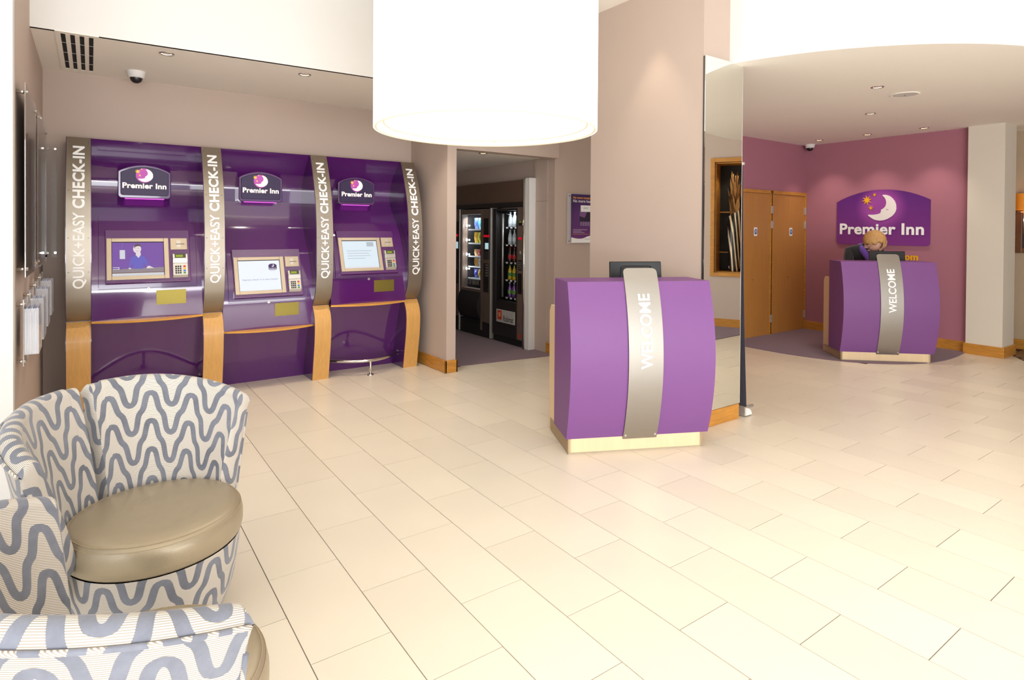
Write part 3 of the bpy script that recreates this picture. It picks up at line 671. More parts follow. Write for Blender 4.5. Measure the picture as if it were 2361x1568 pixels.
# ------------------------------------------------------------------ chairs
PPTS = [(0, 0), (.006, -.0006), (.0165, -.006), (.0235, -.022), (.030, -.05), (.036, -.078), (.043, -.097), (.054, -.110), (.062, -.122), (.068, -.142), (.073, -.172), (.078, -.198), (.0845, -.214), (.094, -.223), (.1025, -.225)]
PER, PV = .205, .160
half = np.array(PPTS); full = np.vstack([half, np.array([(PER - a, b) for a, b in PPTS[::-1]])[1:]])
segs = []
for p in (-1, 0, 1):
    for q in range(-3, 4):
        s_ = full + np.array([p * PER, q * PV]); segs.append(np.hstack([s_[:-1], s_[1:]]))
segs = np.vstack(segs); NL = 128
gu, gv = np.meshgrid((np.arange(NL)) / NL * PER, np.arange(NL) / NL * PV - .2, indexing='ij')
P = np.stack([gu.ravel(), gv.ravel()], 1); best = np.full(len(P), 9.)
for a in segs:
    d = a[2:] - a[:2]; tt = np.clip(((P - a[:2]) @ d) / max(d @ d, 1e-12), 0, 1); best = np.minimum(best, np.hypot(*(P - a[:2] - tt[:, None] * d).T))
LUT = best.reshape(NL, NL)
def pat(u, v):
    u = u * 1.25; v = v * 1.38
    fu = (u / PER % 1) * NL; fv = ((v + .2) / PV % 1) * NL; iu = fu.astype(int) % NL; iv = fv.astype(int) % NL; a = fu - np.floor(fu); b = fv - np.floor(fv)
    i2, j2 = (iu + 1) % NL, (iv + 1) % NL
    return LUT[iu, iv] * (1 - a) * (1 - b) + LUT[i2, iv] * a * (1 - b) + LUT[iu, j2] * (1 - a) * b + LUT[i2, j2] * a * b
def fabric_obj(name, grids, parent):
    """grids: list of (points[n,m,3], u[n,m], v[n,m])"""
    V, Fc, U_, W_ = [], [], [], []; k = 0
    for pts, u, v in grids:
        n, m, _ = pts.shape; V.append(pts.reshape(-1, 3)); U_.append(u.ravel()); W_.append(v.ravel())
        idx = np.arange(n * m).reshape(n, m) + k; k += n * m
        Fc.append(np.stack([idx[:-1, :-1], idx[:-1, 1:], idx[1:, 1:], idx[1:, :-1]], -1).reshape(-1, 4))
    V = np.vstack(V); Fc = np.vstack(Fc); u = np.concatenate(U_); v = np.concatenate(W_)
    me = bpy.data.meshes.new(name); me.from_pydata(V.tolist(), [], Fc.tolist()); me.materials.append(M['fabric'])
    for nm, arr in (('pat', pat(u, v)), ('rib', v)):
        at = me.attributes.new(nm, 'FLOAT', 'POINT'); at.data.foreach_set('value', arr.astype(np.float32))
    me.polygons.foreach_set('use_smooth', [True] * len(me.polygons))
    o = bpy.data.objects.new(name, me); link(o, parent); XF[o.name] = XF[parent.name]; return o
def resample(pts, step):
    pts = np.array(pts, float); s = np.r_[0, np.cumsum(np.hypot(*np.diff(pts, axis=0).T))]; n = max(2, int(s[-1] / step))
    t = np.linspace(0, s[-1], n); return np.stack([np.interp(t, s, pts[:, 0]), np.interp(t, s, pts[:, 1])], 1), t
def make_chair(label, loc, rz):
    t = thing('tub_chair', label, 'chair', loc, rz, 'patterned tub chairs')
    for sgn in (1, -1):
        TH = np.radians(np.linspace(91.5, 176.3, 150)); A = sgn * TH
        prof0 = None; rows = []; outer = []
        for th in TH:
            f = (math.degrees(th) - 91.5) / 84.8
            h = .777 + .100 * math.sin(PI / 2 * min(1, f * 1.25)) ** .9 - (.006 if f > .93 else 0)
            inner = [(.290 + (.105) * s ** 1.25, .40 + (h - .028 - .40) * s) for s in np.linspace(0, 1, 12)]
            top = [(.424 + .030 * math.cos(a), h - .028 + .030 * math.sin(a)) for a in np.linspace(PI, .12 * PI, 9)[1:]]
            out = [(.458 - .088 * s ** .9, h - .03 - (h - .03 - .285) * s) for s in np.linspace(0, 1, 12)]
            rows.append(np.array(inner + top + out)); outer.append((.461, h - .026))
        P0 = []
        for rw in rows:
            # ease the corner edge round at both ends
            P0.append(rw)
        NS = 190
        def rs(rw):
            s = np.r_[0, np.cumsum(np.hypot(*np.diff(rw, axis=0).T))]; tt = np.linspace(0, s[-1], NS); return np.stack([np.interp(tt, s, rw[:, 0]), np.interp(tt, s, rw[:, 1])], 1), tt
        R_ = [rs(rw) for rw in P0]
        pts = np.zeros((len(TH), NS, 3)); U = np.zeros((len(TH), NS)); Vv = np.zeros((len(TH), NS))
        for i, (th, (rz_, tt)) in enumerate(zip(A, R_)):
            pts[i, :, 0] = rz_[:, 0] * math.cos(th); pts[i, :, 1] = rz_[:, 0] * math.sin(th); pts[i, :, 2] = rz_[:, 1]
            U[i] = sgn * th * .40 - .03; Vv[i] = tt - tt[-1] * .5 + .03
        grids = [(pts, U, Vv)]
        for e in (0, -1):      # end faces, slightly domed
            rz_, tt = R_[e]; K = 14; hN = NS // 2; th = A[e]; sg_ = -1 if e == 0 else 1
            cp = np.zeros((hN, K, 3)); cu = np.zeros((hN, K)); cv = np.zeros((hN, K))
            for j in range(hN):
                a, b = rz_[j], rz_[NS - 1 - j]
                for q in range(K):
                    s = q / (K - 1); r = a[0] + (b[0] - a[0]) * s; z = a[1] + (b[1] - a[1]) * s; thq = th + sgn * sg_ * .028 * math.sin(PI * s) ** .6
                    cp[j, q] = (r * math.cos(thq), r * math.sin(thq), z); cu[j, q] = r + .06; cv[j, q] = z
            grids.append((cp, cu, cv))
        wing = fabric_obj('back_wing', grids, t)
        # piping along the outer top seam and down both outer edges
        pp = [(.463 * math.cos(a), .463 * math.sin(a), o_[1] - .006) for a, o_ in zip(A[::3], outer[::3])]
        def edge_pts(e):
            rz_, _ = R_[e]; return [((r + .003) * math.cos(A[e]), (r + .003) * math.sin(A[e]), z) for r, z in rz_[int(NS * .56):][::6]]
        pm = MB().tube(pp, .0055, 8).tube(edge_pts(0), .0055, 8).tube(edge_pts(-1), .0055, 8)
        po = obj('piping', pm, M['fabric'], wing, world=False)
        n_ = len(po.data.vertices); zz = np.array([v.co.z for v in po.data.vertices]); an = np.array([math.atan2(v.co.y, v.co.x) for v in po.data.vertices])
        for nm, arr in (('pat', pat(an * .40, zz)), ('rib', an * .3 + zz)):
            at = po.data.attributes.new(nm, 'FLOAT', 'POINT'); at.data.foreach_set('value', arr.astype(np.float32))
    # upholstered drum base
    bp, bt = resample([(.20, .03), (.235, .08), (.262, .16), (.277, .25), (.284, .335)], .006)
    n = 300; an = np.linspace(0, 2 * PI, n)
    pts = np.zeros((n, len(bp), 3)); pts[..., 0] = bp[:, 0] * np.cos(an)[:, None]; pts[..., 1] = bp[:, 0] * np.sin(an)[:, None]; pts[..., 2] = bp[:, 1]
    U = np.repeat((an * PER * 8 / (2 * PI))[:, None], len(bp), 1); Vv = np.repeat(bt[None], n, 0) + .05
    fabric_obj('drum_base', [(pts, U, Vv)], t)
    obj('plinth', MB().lathe([(0, 0), (.19, 0), (.195, .012), (.2, .03), (0, .032)], n=40), M['blackm'], t, world=False)
    seat = MB().lathe([(0, .335), (.278, .335), (.288, .345), (.294, .37), (.294, .405), (.288, .432), (.276, .447), (.262, .454), (.2, .460), (.1, .463), (0, .464)], n=72)
    so = obj('seat_cushion', seat, M['leather'], t, world=False)
    sm_ = MB()
    for r, z in ((.2765, .4475), (.2865, .435)): sm_.tube([(r * math.cos(a), r * math.sin(a), z) for a in np.linspace(0, 2 * PI, 73)], .0014, 5, cap=False)
    obj('seat_seam', sm_, mat('seam_thread', (168, 150, 122), .6), so, world=False)
    return t
make_chair('wave patterned tub chair with bronze round seat, farther one nearer the kiosks', (.205, 2.595, 0), math.radians(-56))
ch2 = make_chair('wave patterned tub chair nearest the camera, seen over its back', (.085, 1.65, 0), math.radians(22.5))

# ------------------------------------------------------------------ welcome desks
def make_desk(label, loc, rz):
    """local x along the front from its left plinth corner, local y back into the desk"""
    t = thing('welcome_desk', label, 'desk', loc, rz, 'purple welcome desks')
    zs = np.linspace(.105, 1.163, 30); bow = lambda z: -.10 * (1 - ((z - .634) / .529) ** 2)
    shell = MB(); xa, xb = -.012, 1.012
    shell.sheet([[(xa, bow(z), z), (xb, bow(z), z)] for z in zs])
    for x in (xa, xb): shell.sheet([[(x, bow(z), z), (x, .335, z)] for z in zs], 0, False)
    shell.add([(xa, 0, 1.163), (xb, 0, 1.163), (xb, .335, 1.163), (xa, .335, 1.163)], [(0, 1, 2, 3)])
    shell.add([(xa, 0, .105), (xb, 0, .105), (xb, .335, .105), (xa, .335, .105)], [(3, 2, 1, 0)])
    shell.add([(xa, .335, .105), (xb, .335, .105), (xb, .335, 1.163), (xa, .335, 1.163)], [(0, 1, 2, 3)])
    bm = None
    obj('curved_shell', shell, M['deskp'], t, world=False, recalc=True)
    obj('plinth', B(0, 0, .012, .972, .50, .105), M['maple'], t, world=False, bevel=.002)
    obj('kick_strip', B(.005, .005, 0, .967, .495, .012), mat('kick_grey', (176, 160, 136), .7), t, world=False)
    sd = MB().prism([(.0, .012), (.54, .012), (.54, .90), (.50, .95), (.335, .95), (.335, .105), (0, .105)], lambda a, b, d: (d, a, b), .0, .025)
    obj('side_panel', sd, M['maple'], t, world=False, bevel=.002)
    sd = MB().prism([(.0, .012), (.54, .012), (.54, .90), (.50, .95), (.335, .95), (.335, .105), (0, .105)], lambda a, b, d: (d, a, b), .947, .972)
    obj('side_panel', sd, M['maple'], t, world=False, bevel=.002)
    obj('counter', B(.025, .337, .885, .947, .60, .915), M['maple'], t, world=False, bevel=.003)
    # steel strip that runs up the front and stands above the top
    zz = list(np.linspace(.088, 1.163, 40)) + list(np.linspace(1.18, 1.252, 12)); fr = []
    slope = (0 - bow(1.15)) / .013
    for z in zz:
        y = bow(z) - .012 if z <= 1.163 else -.012 + (z - 1.163) * .42
        cut = 0 if z < 1.222 else .03 - math.sqrt(max(0, .03 ** 2 - (z - 1.222) ** 2))
        fr.append((.385 + cut, .628 - cut, y, z))
    s = MB(); s.sheet([[(a, y, z), (b, y, z)] for a, b, y, z in fr]); s.sheet([[(b, y + .006, z), (a, y + .006, z)] for a, b, y, z in fr])
    s.sheet([[(a, y + .006, z), (a, y, z)] for a, b, y, z in fr], 0, False); s.sheet([[(b, y, z), (b, y + .006, z)] for a, b, y, z in fr], 0, False)
    s.add([(fr[-1][0], fr[-1][2], fr[-1][3]), (fr[-1][1], fr[-1][2], fr[-1][3]), (fr[-1][1], fr[-1][2] + .006, fr[-1][3]), (fr[-1][0], fr[-1][2] + .006, fr[-1][3])], [(0, 1, 2, 3)])
    so = obj('steel_strip', s, M['steelv'], t, world=False)
    tb = MB(); put_text(tb, 'WELCOME', lambda a, b: (.548 - b, bow(a) - .0142, a), .585, 0, .497, .078, .022, 1.02)
    obj('lettering', tb, M['letter'], so, world=False)
    for x in (.40, .613):
        for z in (.115,): st = MB().add([(x + .007 * math.cos(a), bow(z) - .0145, z + .007 * math.sin(a)) for a in np.linspace(0, 2 * PI, 13)[:-1]], [list(range(12))])
        obj('fixing_stud', st, M['chrome'], so, world=False)
    return t
D1, D2 = (2.616, 3.035, 0), (7.18, 3.465, 0); R1, R2 = math.radians(-25.22), math.radians(-43.0)
dk = make_desk('purple curved welcome desk with steel strip standing before the mirrored column', D1, R1)
dup(dk, D2, R2, 'purple curved welcome desk where the person works, before the plum wall')
def loc2w(D, R, x, y, z): return (D[0] + x * math.cos(R) - y * math.sin(R), D[1] + x * math.sin(R) + y * math.cos(R), z)
mo = thing('monitor', 'black computer monitor on the desk before the mirrored column, seen from behind', 'monitor', loc2w(D1, R1, .63, .43, .916), R1, 'monitors on the welcome desks')
mb = MB().prism([(-.206, .06), (.206, .06), (.202, .36), (-.202, .36)], lambda a, b, d: (a, d + (b - .06) * .10, b), -.06, -.03)
obj('casing', mb, M['black'], mo, world=False, bevel=.006)
obj('rear_hump', MB().prism([(-.15, .09), (.15, .09), (.13, .33), (-.13, .33)], lambda a, b, d: (a * (1 if d > -.07 else .75), d + (b - .06) * .10, b), -.085, -.058), M['black'], mo, world=False, bevel=.012)
obj('screen', MB().prism([(-.185, .085), (.185, .085), (.18, .345), (-.18, .345)], lambda a, b, d: (a, d + (b - .06) * .10, b), -.0305, -.0285), flat('monitor_glow', (150, 170, 200), .6), mo, world=False)
obj('stand', B(-.03, -.07, .008, .03, -.045, .16), M['black'], mo, world=False)
obj('foot', MB().lathe([(0, 0), (.085, 0), (.08, .008), (0, .012)], 0, -.03, 24), M['black'], mo, world=False)
dup(mo, loc2w(D2, R2, .675, .43, .916), R2, 'black computer monitor on the desk where the person works')

# ------------------------------------------------------------------ pendant drum lamp
LC = (2.035, 3.17); LZ = 2.13
lt = thing('drum_pendant', 'huge glowing white drum lampshade hanging over the lobby', 'lamp', (LC[0], LC[1], LZ))
Rl = .695
obj('shade', MB().lathe([(Rl, LZ), (Rl, 3.12), (Rl - .006, 3.12), (Rl - .006, LZ), (Rl, LZ)], LC[0], LC[1], 96), M['lampshade'], lt)
obj('rim', MB().lathe([(Rl - .022, LZ + .004), (Rl - .016, LZ - .003), (Rl - .008, LZ + .001), (Rl - .012, LZ + .012), (Rl - .022, LZ + .004)], LC[0], LC[1], 96), M['lampring'], lt)
df = obj('diffuser', MB().lathe([(0, LZ + .035), (Rl - .065, LZ + .035), (Rl - .012, LZ + .036)], LC[0], LC[1], 96), M['lampdiff'], lt)
obj('diffuser_ring', MB().lathe([(Rl - .068, LZ + .033), (Rl - .062, LZ + .028), (Rl - .056, LZ + .033)], LC[0], LC[1], 96), M['lampring'], df)
cl = MB()
for a in (.9, 2.2, 3.9, 5.4): cl.box(LC[0] + (Rl - .03) * math.cos(a) - .012, LC[1] + (Rl - .03) * math.sin(a) - .012, LZ + .026, LC[0] + (Rl - .03) * math.cos(a) + .012, LC[1] + (Rl - .03) * math.sin(a) + .012, LZ + .034)
obj('clip', cl, M['silver'], lt)
obj('suspension_cable', MB().tube([(LC[0], LC[1], 3.05), (LC[0], LC[1], 3.48)], .008, 8).tube([(LC[0] - Rl, LC[1], 3.1), (LC[0] + Rl, LC[1], 3.1)], .006, 6), M['silver'], lt)
obj('ceiling_rose', MB().lathe([(.08, 3.5), (.08, 3.47), (0, 3.465)], LC[0], LC[1], 24), M['white'], lt)

# ------------------------------------------------------------------ downlights
def downlight(x, y, z, label, group, r=.05, tilt=0):
    t = thing('downlight', label, 'downlight', (x, y, z), 0, group)
    return t
dl0 = None
def add_dl(x, y, z, label, group, watts=14, aim=None, spot=95, size=.03, r=1):
    global dl0
    if dl0 is None:
        dl0 = thing('downlight', label, 'downlight', (x, y, z), 0, group)
        obj('trim_ring', MB().lathe([(.036, -.002), (.040, -.006), (.052, -.004), (.055, 0)], n=28), M['chrome'], dl0, world=False)
        obj('bulb', MB().lathe([(0, .004), (.02, .002), (.036, -.001)], n=20), M['bulb'], dl0, world=False)
        t = dl0
    else:
        t = dup(dl0, (x, y, z), 0, label); t['group'] = group
    lamp('downlight_beam', 'SPOT', (x, y, z - .012), watts, WARM, size, aim or (x, y, 0), None, spot, .8)
    return t
gN, gR = 'downlights in the kiosk nook ceiling', 'downlights in the reception ceiling'
add_dl(.47, 5.233, 2.83, 'small downlight in the nook ceiling nearer the air vent', gN, 60)
add_dl(1.5, 5.227, 2.83, 'small downlight in the nook ceiling nearer the big drum lamp', gN, 60)
lamp('downlight_beam', 'SPOT', (2.6, 5.2, 2.8), 60, WARM, .03, (2.6, 5.25, 0), None, 95, .8)
add_dl(3.725, 5.863, 2.395, 'small downlight inside the vending doorway ceiling', 'vending ceiling lights', 14)
add_dl(5.852, 2.528, 2.83, 'downlight beside the round ceiling speaker', gR, 75)
add_dl(7.106, 3.138, 2.83, 'downlight in the ceiling between the speaker and the plum wall row', gR, 75)
add_dl(8.617, 3.165, 2.83, 'downlight in the ceiling row along the plum wall, farthest from the dome camera', gR, 34, (8.95, 3.165, 0), 80)
add_dl(8.601, 3.834, 2.83, 'middle downlight of the ceiling row along the plum wall', gR, 34, (8.95, 3.834, 0), 80)
add_dl(8.597, 4.486, 2.83, 'downlight in the ceiling row along the plum wall, beside the dome camera', gR, 34, (8.95, 4.486, 0), 80)
# high downlights out of frame that graze the column and the curved fascia
lamp('column_beam', 'SPOT', (3.55, 3.32, 3.42), 30, WARM, .03, (3.72, 3.32, 0), None, 55, .7)
lamp('fascia_beam', 'SPOT', (4.35, 1.95, 3.48), 10, WARM, .03, (4.5, 2.02, 0), None, 55, .7)
lamp('lobby_beam', 'SPOT', (2.3, .9, 3.45), 150, (1, .98, .94), .05, (2.3, .9, 0), None, 78, .9)
lamp('lobby_beam', 'SPOT', (4.2, .3, 3.45), 130, (1, .98, .94), .05, (4.2, .3, 0), None, 78, .9)
lamp('lobby_beam', 'SPOT', (1.0, 4.0, 3.45), 25, (1, .88, .7), .05, (1.0, 4.2, 0), None, 80, .9)

# ------------------------------------------------------------------ ceiling fittings
def dome(x, y, z, label):
    t = thing('dome_camera', label, 'camera', (x, y, z), 0)
    obj('housing', MB().lathe([(.068, 0), (.07, -.012), (.064, -.028), (.06, -.05), (.046, -.056)], n=32), M['white'], t, world=False)
    obj('smoked_dome', MB().lathe([(.047, -.054)] + [(.046 * math.cos(a), -.058 - .042 * math.sin(a)) for a in np.linspace(.1, PI / 2, 8)], n=28), M['black'], t, world=False)
dome(.314, 5.988, 2.83, 'white dome security camera on the ceiling above the kiosks')
dome(8.93, 4.80, 2.83, 'white dome security camera in the ceiling corner above the oak doors')
t = thing('ceiling_speaker', 'flat round white speaker grille set in the reception ceiling', 'speaker', (6.372, 2.508, 2.83))
obj('rim', MB().lathe([(.125, 0), (.123, -.006), (.105, -.006), (.103, 0)], n=40), M['cream'], t, world=False)
obj('grille', MB().lathe([(.104, -.005), (.01, -.007), (0, -.007)], n=40), mat('speaker_mesh', (214, 210, 206), .7, bump=.3, bscale=600), t, world=False)
obj('badge', B(-.006, -.004, -.010, .006, .004, -.0072), M['dark'], t, world=False)
t = thing('air_vent', 'cream slotted air vent in the nook ceiling corner', 'vent', (-.08, 5.64, 2.83))
vx0, vx1, vy0, vy1 = -.20, .045, 5.04, 6.24
fr = MB().box(vx0, vy0, 2.824, vx1, vy0 + .05, 2.83).box(vx0, vy1 - .05, 2.824, vx1, vy1, 2.83).box(vx0, vy0 + .05, 2.824, vx0 + .03, vy1 - .05, 2.83).box(vx1 - .03, vy0 + .05, 2.824, vx1, vy1 - .05, 2.83)
obj('frame', fr, M['cream'], t); obj('void', B(vx0 + .03, vy0 + .05, 2.8285, vx1 - .03, vy1 - .05, 2.8295), M['gvoid'], t)
sw = (vx1 - vx0 - .06) / 7
for i in range(3): obj('slat', B(vx0 + .03 + sw * (2 * i + 1), vy0 + .05, 2.823, vx0 + .03 + sw * (2 * i + 2), vy1 - .05, 2.8284), M['cream'], t)
for i in range(3): obj('cross_bar', B(vx0 + .03, vy0 + .3 + .3 * i, 2.8262, vx1 - .03, vy0 + .306 + .3 * i, 2.8284), M['silver'], t)

# ------------------------------------------------------------------ left wall: acrylic panels and leaflet racks
plabs = ['glossy acrylic notice panel on the left wall, nearest the white return', 'glossy acrylic notice panel on the left wall, second from the white return', 'narrow acrylic panel on the back wall left of the first kiosk pillar']
M['panelgloss'] = mat('tinted_acrylic', (150, 134, 126), .03, spec=1, coat=1, alpha=.6)
for i, (y0, y1) in enumerate([(4.13, 4.88), (5.04, 5.95)]):
    z0, z1 = 1.235, 2.285
    t = thing('notice_panel', plabs[i], 'panel', (-.33, (y0 + y1) / 2, z0), 0, 'acrylic notice panels')
    obj('acrylic_sheet', B(-.292, y0, z0, -.286, y1, z1), M['panelgloss'], t, bevel=.001)
    obj('backing_print', B(-.294, y0 + .02, z0 + .02, -.2925, y1 - .02, z1 - .02), mat('dark_print_%d' % i, (118, 102, 96), .4), t)
    for yy in (y0 + .04, y1 - .04):
        for zz in (z0 + .045, z1 - .045): obj('standoff', MB().tube([(-.3299, yy, zz), (-.279, yy, zz)], .010, 12), M['chrome'], t)
t = thing('notice_panel', plabs[2], 'panel', (-.25, 6.345, 1.25), 0, 'acrylic notice panels')
obj('acrylic_sheet', B(-.305, 6.305, 1.25, -.235, 6.311, 2.2), mat('faint_acrylic', (200, 190, 185), .1, alpha=.12), t, bevel=.001)
for xx in (-.295, -.245):
    for zz in (1.29, 2.16): obj('standoff', MB().tube([(xx, 6.3449, zz), (xx, 6.298, zz)], .009, 12), M['chrome'], t)
for i, (y0, zt) in enumerate([(4.14, 1.085), (4.55, 1.10), (4.98, 1.12), (5.42, 1.14)]):
    y1 = y0 + .26; z0 = zt - .27
    t = thing('leaflet_rack', ['clear wall leaflet rack nearest the white return', 'second clear leaflet rack along the left wall', 'third clear leaflet rack along the left wall', 'clear wall leaflet rack nearest the kiosks'][i], 'rack', (-.33, (y0 + y1) / 2, z0), 0, 'leaflet racks on the left wall')
    obj('back_plate', B(-.300, y0, z0 - .06, -.295, y1, zt + .03), M['acrylic'], t)
    obj('pocket', B(-.236, y0 + .01, z0, -.232, y1 - .01, zt - .02).box(-.295, y0 + .01, z0, -.232, y0 + .014, zt - .02).box(-.295, y1 - .014, z0, -.232, y1 - .01, zt - .02).box(-.295, y0 + .01, z0, -.232, y1 - .01, z0 + .004), M['acrylic'], t)
    for zz in (z0 - .035, zt + .005):
        obj('standoff', MB().tube([(-.3299, y0 + .02, zz), (-.288, y0 + .02, zz)], .009, 12), M['chrome'], t)
    cols = [(225, 225, 232), (200, 206, 226), (180, 186, 210), (235, 232, 228), (110, 80, 130), (215, 218, 228), (60, 120, 80)]
    grp = 'leaflets in the %s leaflet rack on the left wall' % ['first', 'second', 'third', 'fourth'][i]
    lm = None
    for q in range(8):
        if lm is None:
            lms = [meshof('leaflet', B(-.0022, -.105, 0, .0022, .105, .225 + .012 * j), flat('leaflet_paper_%d' % (i * 7 + j), cols[(i + j) % 7])) for j in range(3)] if i == 0 else lms
            lm = 1
        o = bpy.data.objects.new('leaflet', lms[(q * 2 + i) % 3]); link(o); o.location = (-.2915 + q * .0072, (y0 + y1) / 2, z0 + .0045)
        tag(o, 'slim printed leaflet stacked in the %s leaflet rack on the left wall' % ['first', 'second', 'third', 'fourth'][i], 'leaflet', grp)

# ------------------------------------------------------------------ poster beside the doorway
t = thing('wall_poster', 'purple receipts poster on an acrylic plate beside the vending doorway', 'poster', (5.0, 5.58, 1.65))
pmx = radial_mat('poster_print', (140, 70, 150), (70, 38, 96), .05, .42, low=(158, 78, 150))
obj('acrylic_plate', B(4.752, 5.555, 1.345, 5.32, 5.559, 1.955), M['acrylic'], t)
for xx in (4.775, 5.30):
    for zz in (1.37, 1.925): obj('standoff', MB().tube([(xx, 5.581, zz), (xx, 5.548, zz)], .009, 12), M['chrome'], t)
obj('sheet', B(4.81, 5.549, 1.35, 5.235, 5.5535, 1.95), radial_mat('poster_print2', (96, 52, 120), (58, 34, 92), .02, .3, low=(150, 70, 146)), t)
pp = MB(); fnp = lambda a, b: (a, 5.5482, b)
put_text(pp, 'No more receipts', fnp, 4.838, 1.895, .30, .026, .02, 1, 1); put_text(pp, 'No more hassle', fnp, 4.838, 1.85, .345, .034, .008, 1, 0)
def pr(x0, z0, x1, z1, mi, y=5.5484): pp.add([(x0, y, z0), (x1, y, z0), (x1, y, z1), (x0, y, z1)], [(0, 1, 2, 3)], mi)
pr(4.962, 1.735, 5.145, 1.815, 0); put_text(pp, 'RECEIPT', lambda a, b: (a, 5.548, b), 5.01, 1.775, .08, .014, 0, 1, 3)
pr(4.945, 1.615, 5.16, 1.735, 3); pp.add([(4.945, 5.5482, 1.68), (4.945, 5.5482, 1.735), (5.07, 5.5482, 1.735), (5.03, 5.5482, 1.66)], [(0, 1, 2, 3)], 4)
for q in range(22): 
    if q % 5 != 3: pr(4.962 + q * .0085, 1.56, 4.962 + q * .0085 + (.0035 if q % 3 else .006), 1.61, 5, 5.5481)
for q, wd in enumerate((.235, .14, .19)): pr(4.838, 1.508 - q * .018, 4.838 + wd, 1.516 - q * .018, 5)
pr(4.838, 1.455, 5.12, 1.458, 1)
cv = [(4.81 + .425 * s, 1.418 - .018 * math.sin(PI * min(1, s * 1.6)) + .05 * max(0, s - .45) ** 1.2 * 1.6) for s in np.linspace(0, 1, 24)]
pp.add([(x, 5.5484, z) for x, z in cv] + [(5.235, 5.5484, 1.35), (4.81, 5.5484, 1.35)], [list(range(26))], 0)
pr(5.03, 1.394, 5.19, 1.397, 3, 5.548); pp.add([(x, 5.548, z) for x, z in [(5.19, 1.385), (5.225, 1.385), (5.225, 1.42), (5.207, 1.43), (5.19, 1.42)]], [(0, 1, 2, 3, 4)], 3)
obj('print', pp, [M['letter'], flat('poster_amber', (240, 160, 40)), M['moonw'], flat('poster_ink', (44, 30, 58)), flat('poster_lilac', (128, 88, 142)), flat('poster_grey', (172, 150, 178))], t, recalc=False)

# ------------------------------------------------------------------ vending machines
struct('trim_vending_bulkhead', MB().box(4.452, 6.04, 1.86, 4.60, 8.6, 2.14), mat('bulkhead_brown', (98, 76, 64), .35), bevel=.002)
struct('trim_vending_rail', MB().box(4.44, 6.04, 1.80, 4.60, 8.6, 1.862), M['vendd'])
struct('trim_vending_post', MB().box(4.452, 5.93, 0, 4.56, 6.035, 2.155), M['white'], bevel=.004)
struct('trim_vending_post_edge', MB().tube([(4.440, 6.022, .0), (4.440, 6.022, 2.155)], .016, 16), M['chrome'])
struct('trim_vending_panel', MB().box(4.548, 5.70, .0, 4.562, 5.93, 1.86).box(4.550, 5.70, 1.863, 4.562, 5.93, 2.36), M['mauve'])
XFm = 4.45
def yz(mb, y0, z0, y1, z1, x0, x1, mi=0): return mb.box(x0, min(y0, y1), z0, x1, max(y0, y1), z1, mi)
# drinks machine
t = thing('drinks_machine', 'dark drinks vending machine next to the white post, bottles behind its glass', 'vending machine', (4.8, 6.41, 0))
obj('cabinet', MB().box(4.55, 6.05, 0, 5.25, 6.07, 1.79).box(4.55, 6.74, 0, 5.25, 6.76, 1.79).box(5.2, 6.07, 0, 5.25, 6.74, 1.79).box(4.55, 6.07, 1.77, 5.2, 6.74, 1.79).box(4.55, 6.07, 0, 5.2, 6.74, .02), M['vendin'], t)
obj('front_frame', MB().box(XFm, 6.175, .10, 4.55, 6.205, 1.785).box(XFm, 6.665, .10, 4.55, 6.745, 1.785).box(XFm, 6.205, 1.755, 4.55, 6.665, 1.785).box(XFm, 6.205, .10, 4.55, 6.665, .56), M['vendd'], t, bevel=.003)
obj('window', MB().box(4.462, 6.205, .56, 4.468, 6.665, 1.755), M['glass'], t)
obj('kick_grille', MB().box(4.47, 6.05, .012, 4.55, 6.745, .10).box(4.462, 6.07, .03, 4.47, 6.73, .04).box(4.462, 6.07, .055, 4.47, 6.73, .065), M['blackm'], t)
cpn = obj('coin_panel', MB().box(XFm - .006, 6.052, .10, 4.55, 6.172, 1.785), M['vend'], t, bevel=.003)
def cp(name, y0, z0, y1, z1, m, d=.004): return obj(name, B(XFm - .006 - d, y0, z0, XFm - .006, y1, z1), m, cpn)
cp('display_surround', 6.075, 1.56, 6.14, 1.62, M['black']); cp('display', 6.08, 1.595, 6.125, 1.615, M['greenlcd'], .005); cp('red_display', 6.075, 1.38, 6.145, 1.41, M['redled'])
cp('coin_slot', 6.105, 1.195, 6.13, 1.235, M['chrome'], .01); cp('keypad', 6.07, .99, 6.145, 1.12, M['black']); cp('change_tray', 6.068, .69, 6.15, .95, M['black'])
cp('lock', 6.10, .275, 6.125, .30, M['chrome'], .006); cp('badge', 6.09, .13, 6.13, .175, flat('vend_red', (200, 50, 30)), .003)
kq = MB()
for q in range(12): kq.box(XFm - .012, 6.08 + (q % 3) * .02, 1.005 + (q // 3) * .026, XFm - .006, 6.093 + (q % 3) * .02, 1.022 + (q // 3) * .026)
obj('key', kq, M['chrome'], cpn)['kind'] = 'stuff'
nb_ = obj('name_plate', MB().prism([(6.215, .275), (6.64, .275), (6.64, .445), (6.215, .445)], lambda a, b, d: (d, a, b), 4.442, 4.452), mat('plate_silver', (205, 202, 198), .35, .25), t, bevel=.01)
tb = MB(); put_text(tb, 'Robimat', lambda a, b: (4.4412, 6.47 - a, .30 + b), 0, 0, .225, .07, .012, 1, 0)
tb.add([(4.4412, 6.61, .31), (4.4412, 6.51, .31), (4.4412, 6.51, .43), (4.4412, 6.61, .43)], [(0, 1, 2, 3)], 1)
tb.add([(4.4405, 6.58, .34), (4.4405, 6.53, .36), (4.4405, 6.54, .41), (4.4405, 6.59, .40)], [(0, 1, 2, 3)], 2)
obj('lettering', tb, [M['black'], flat('plate_red', (205, 60, 30)), flat('plate_peach', (230, 150, 110))], nb_)
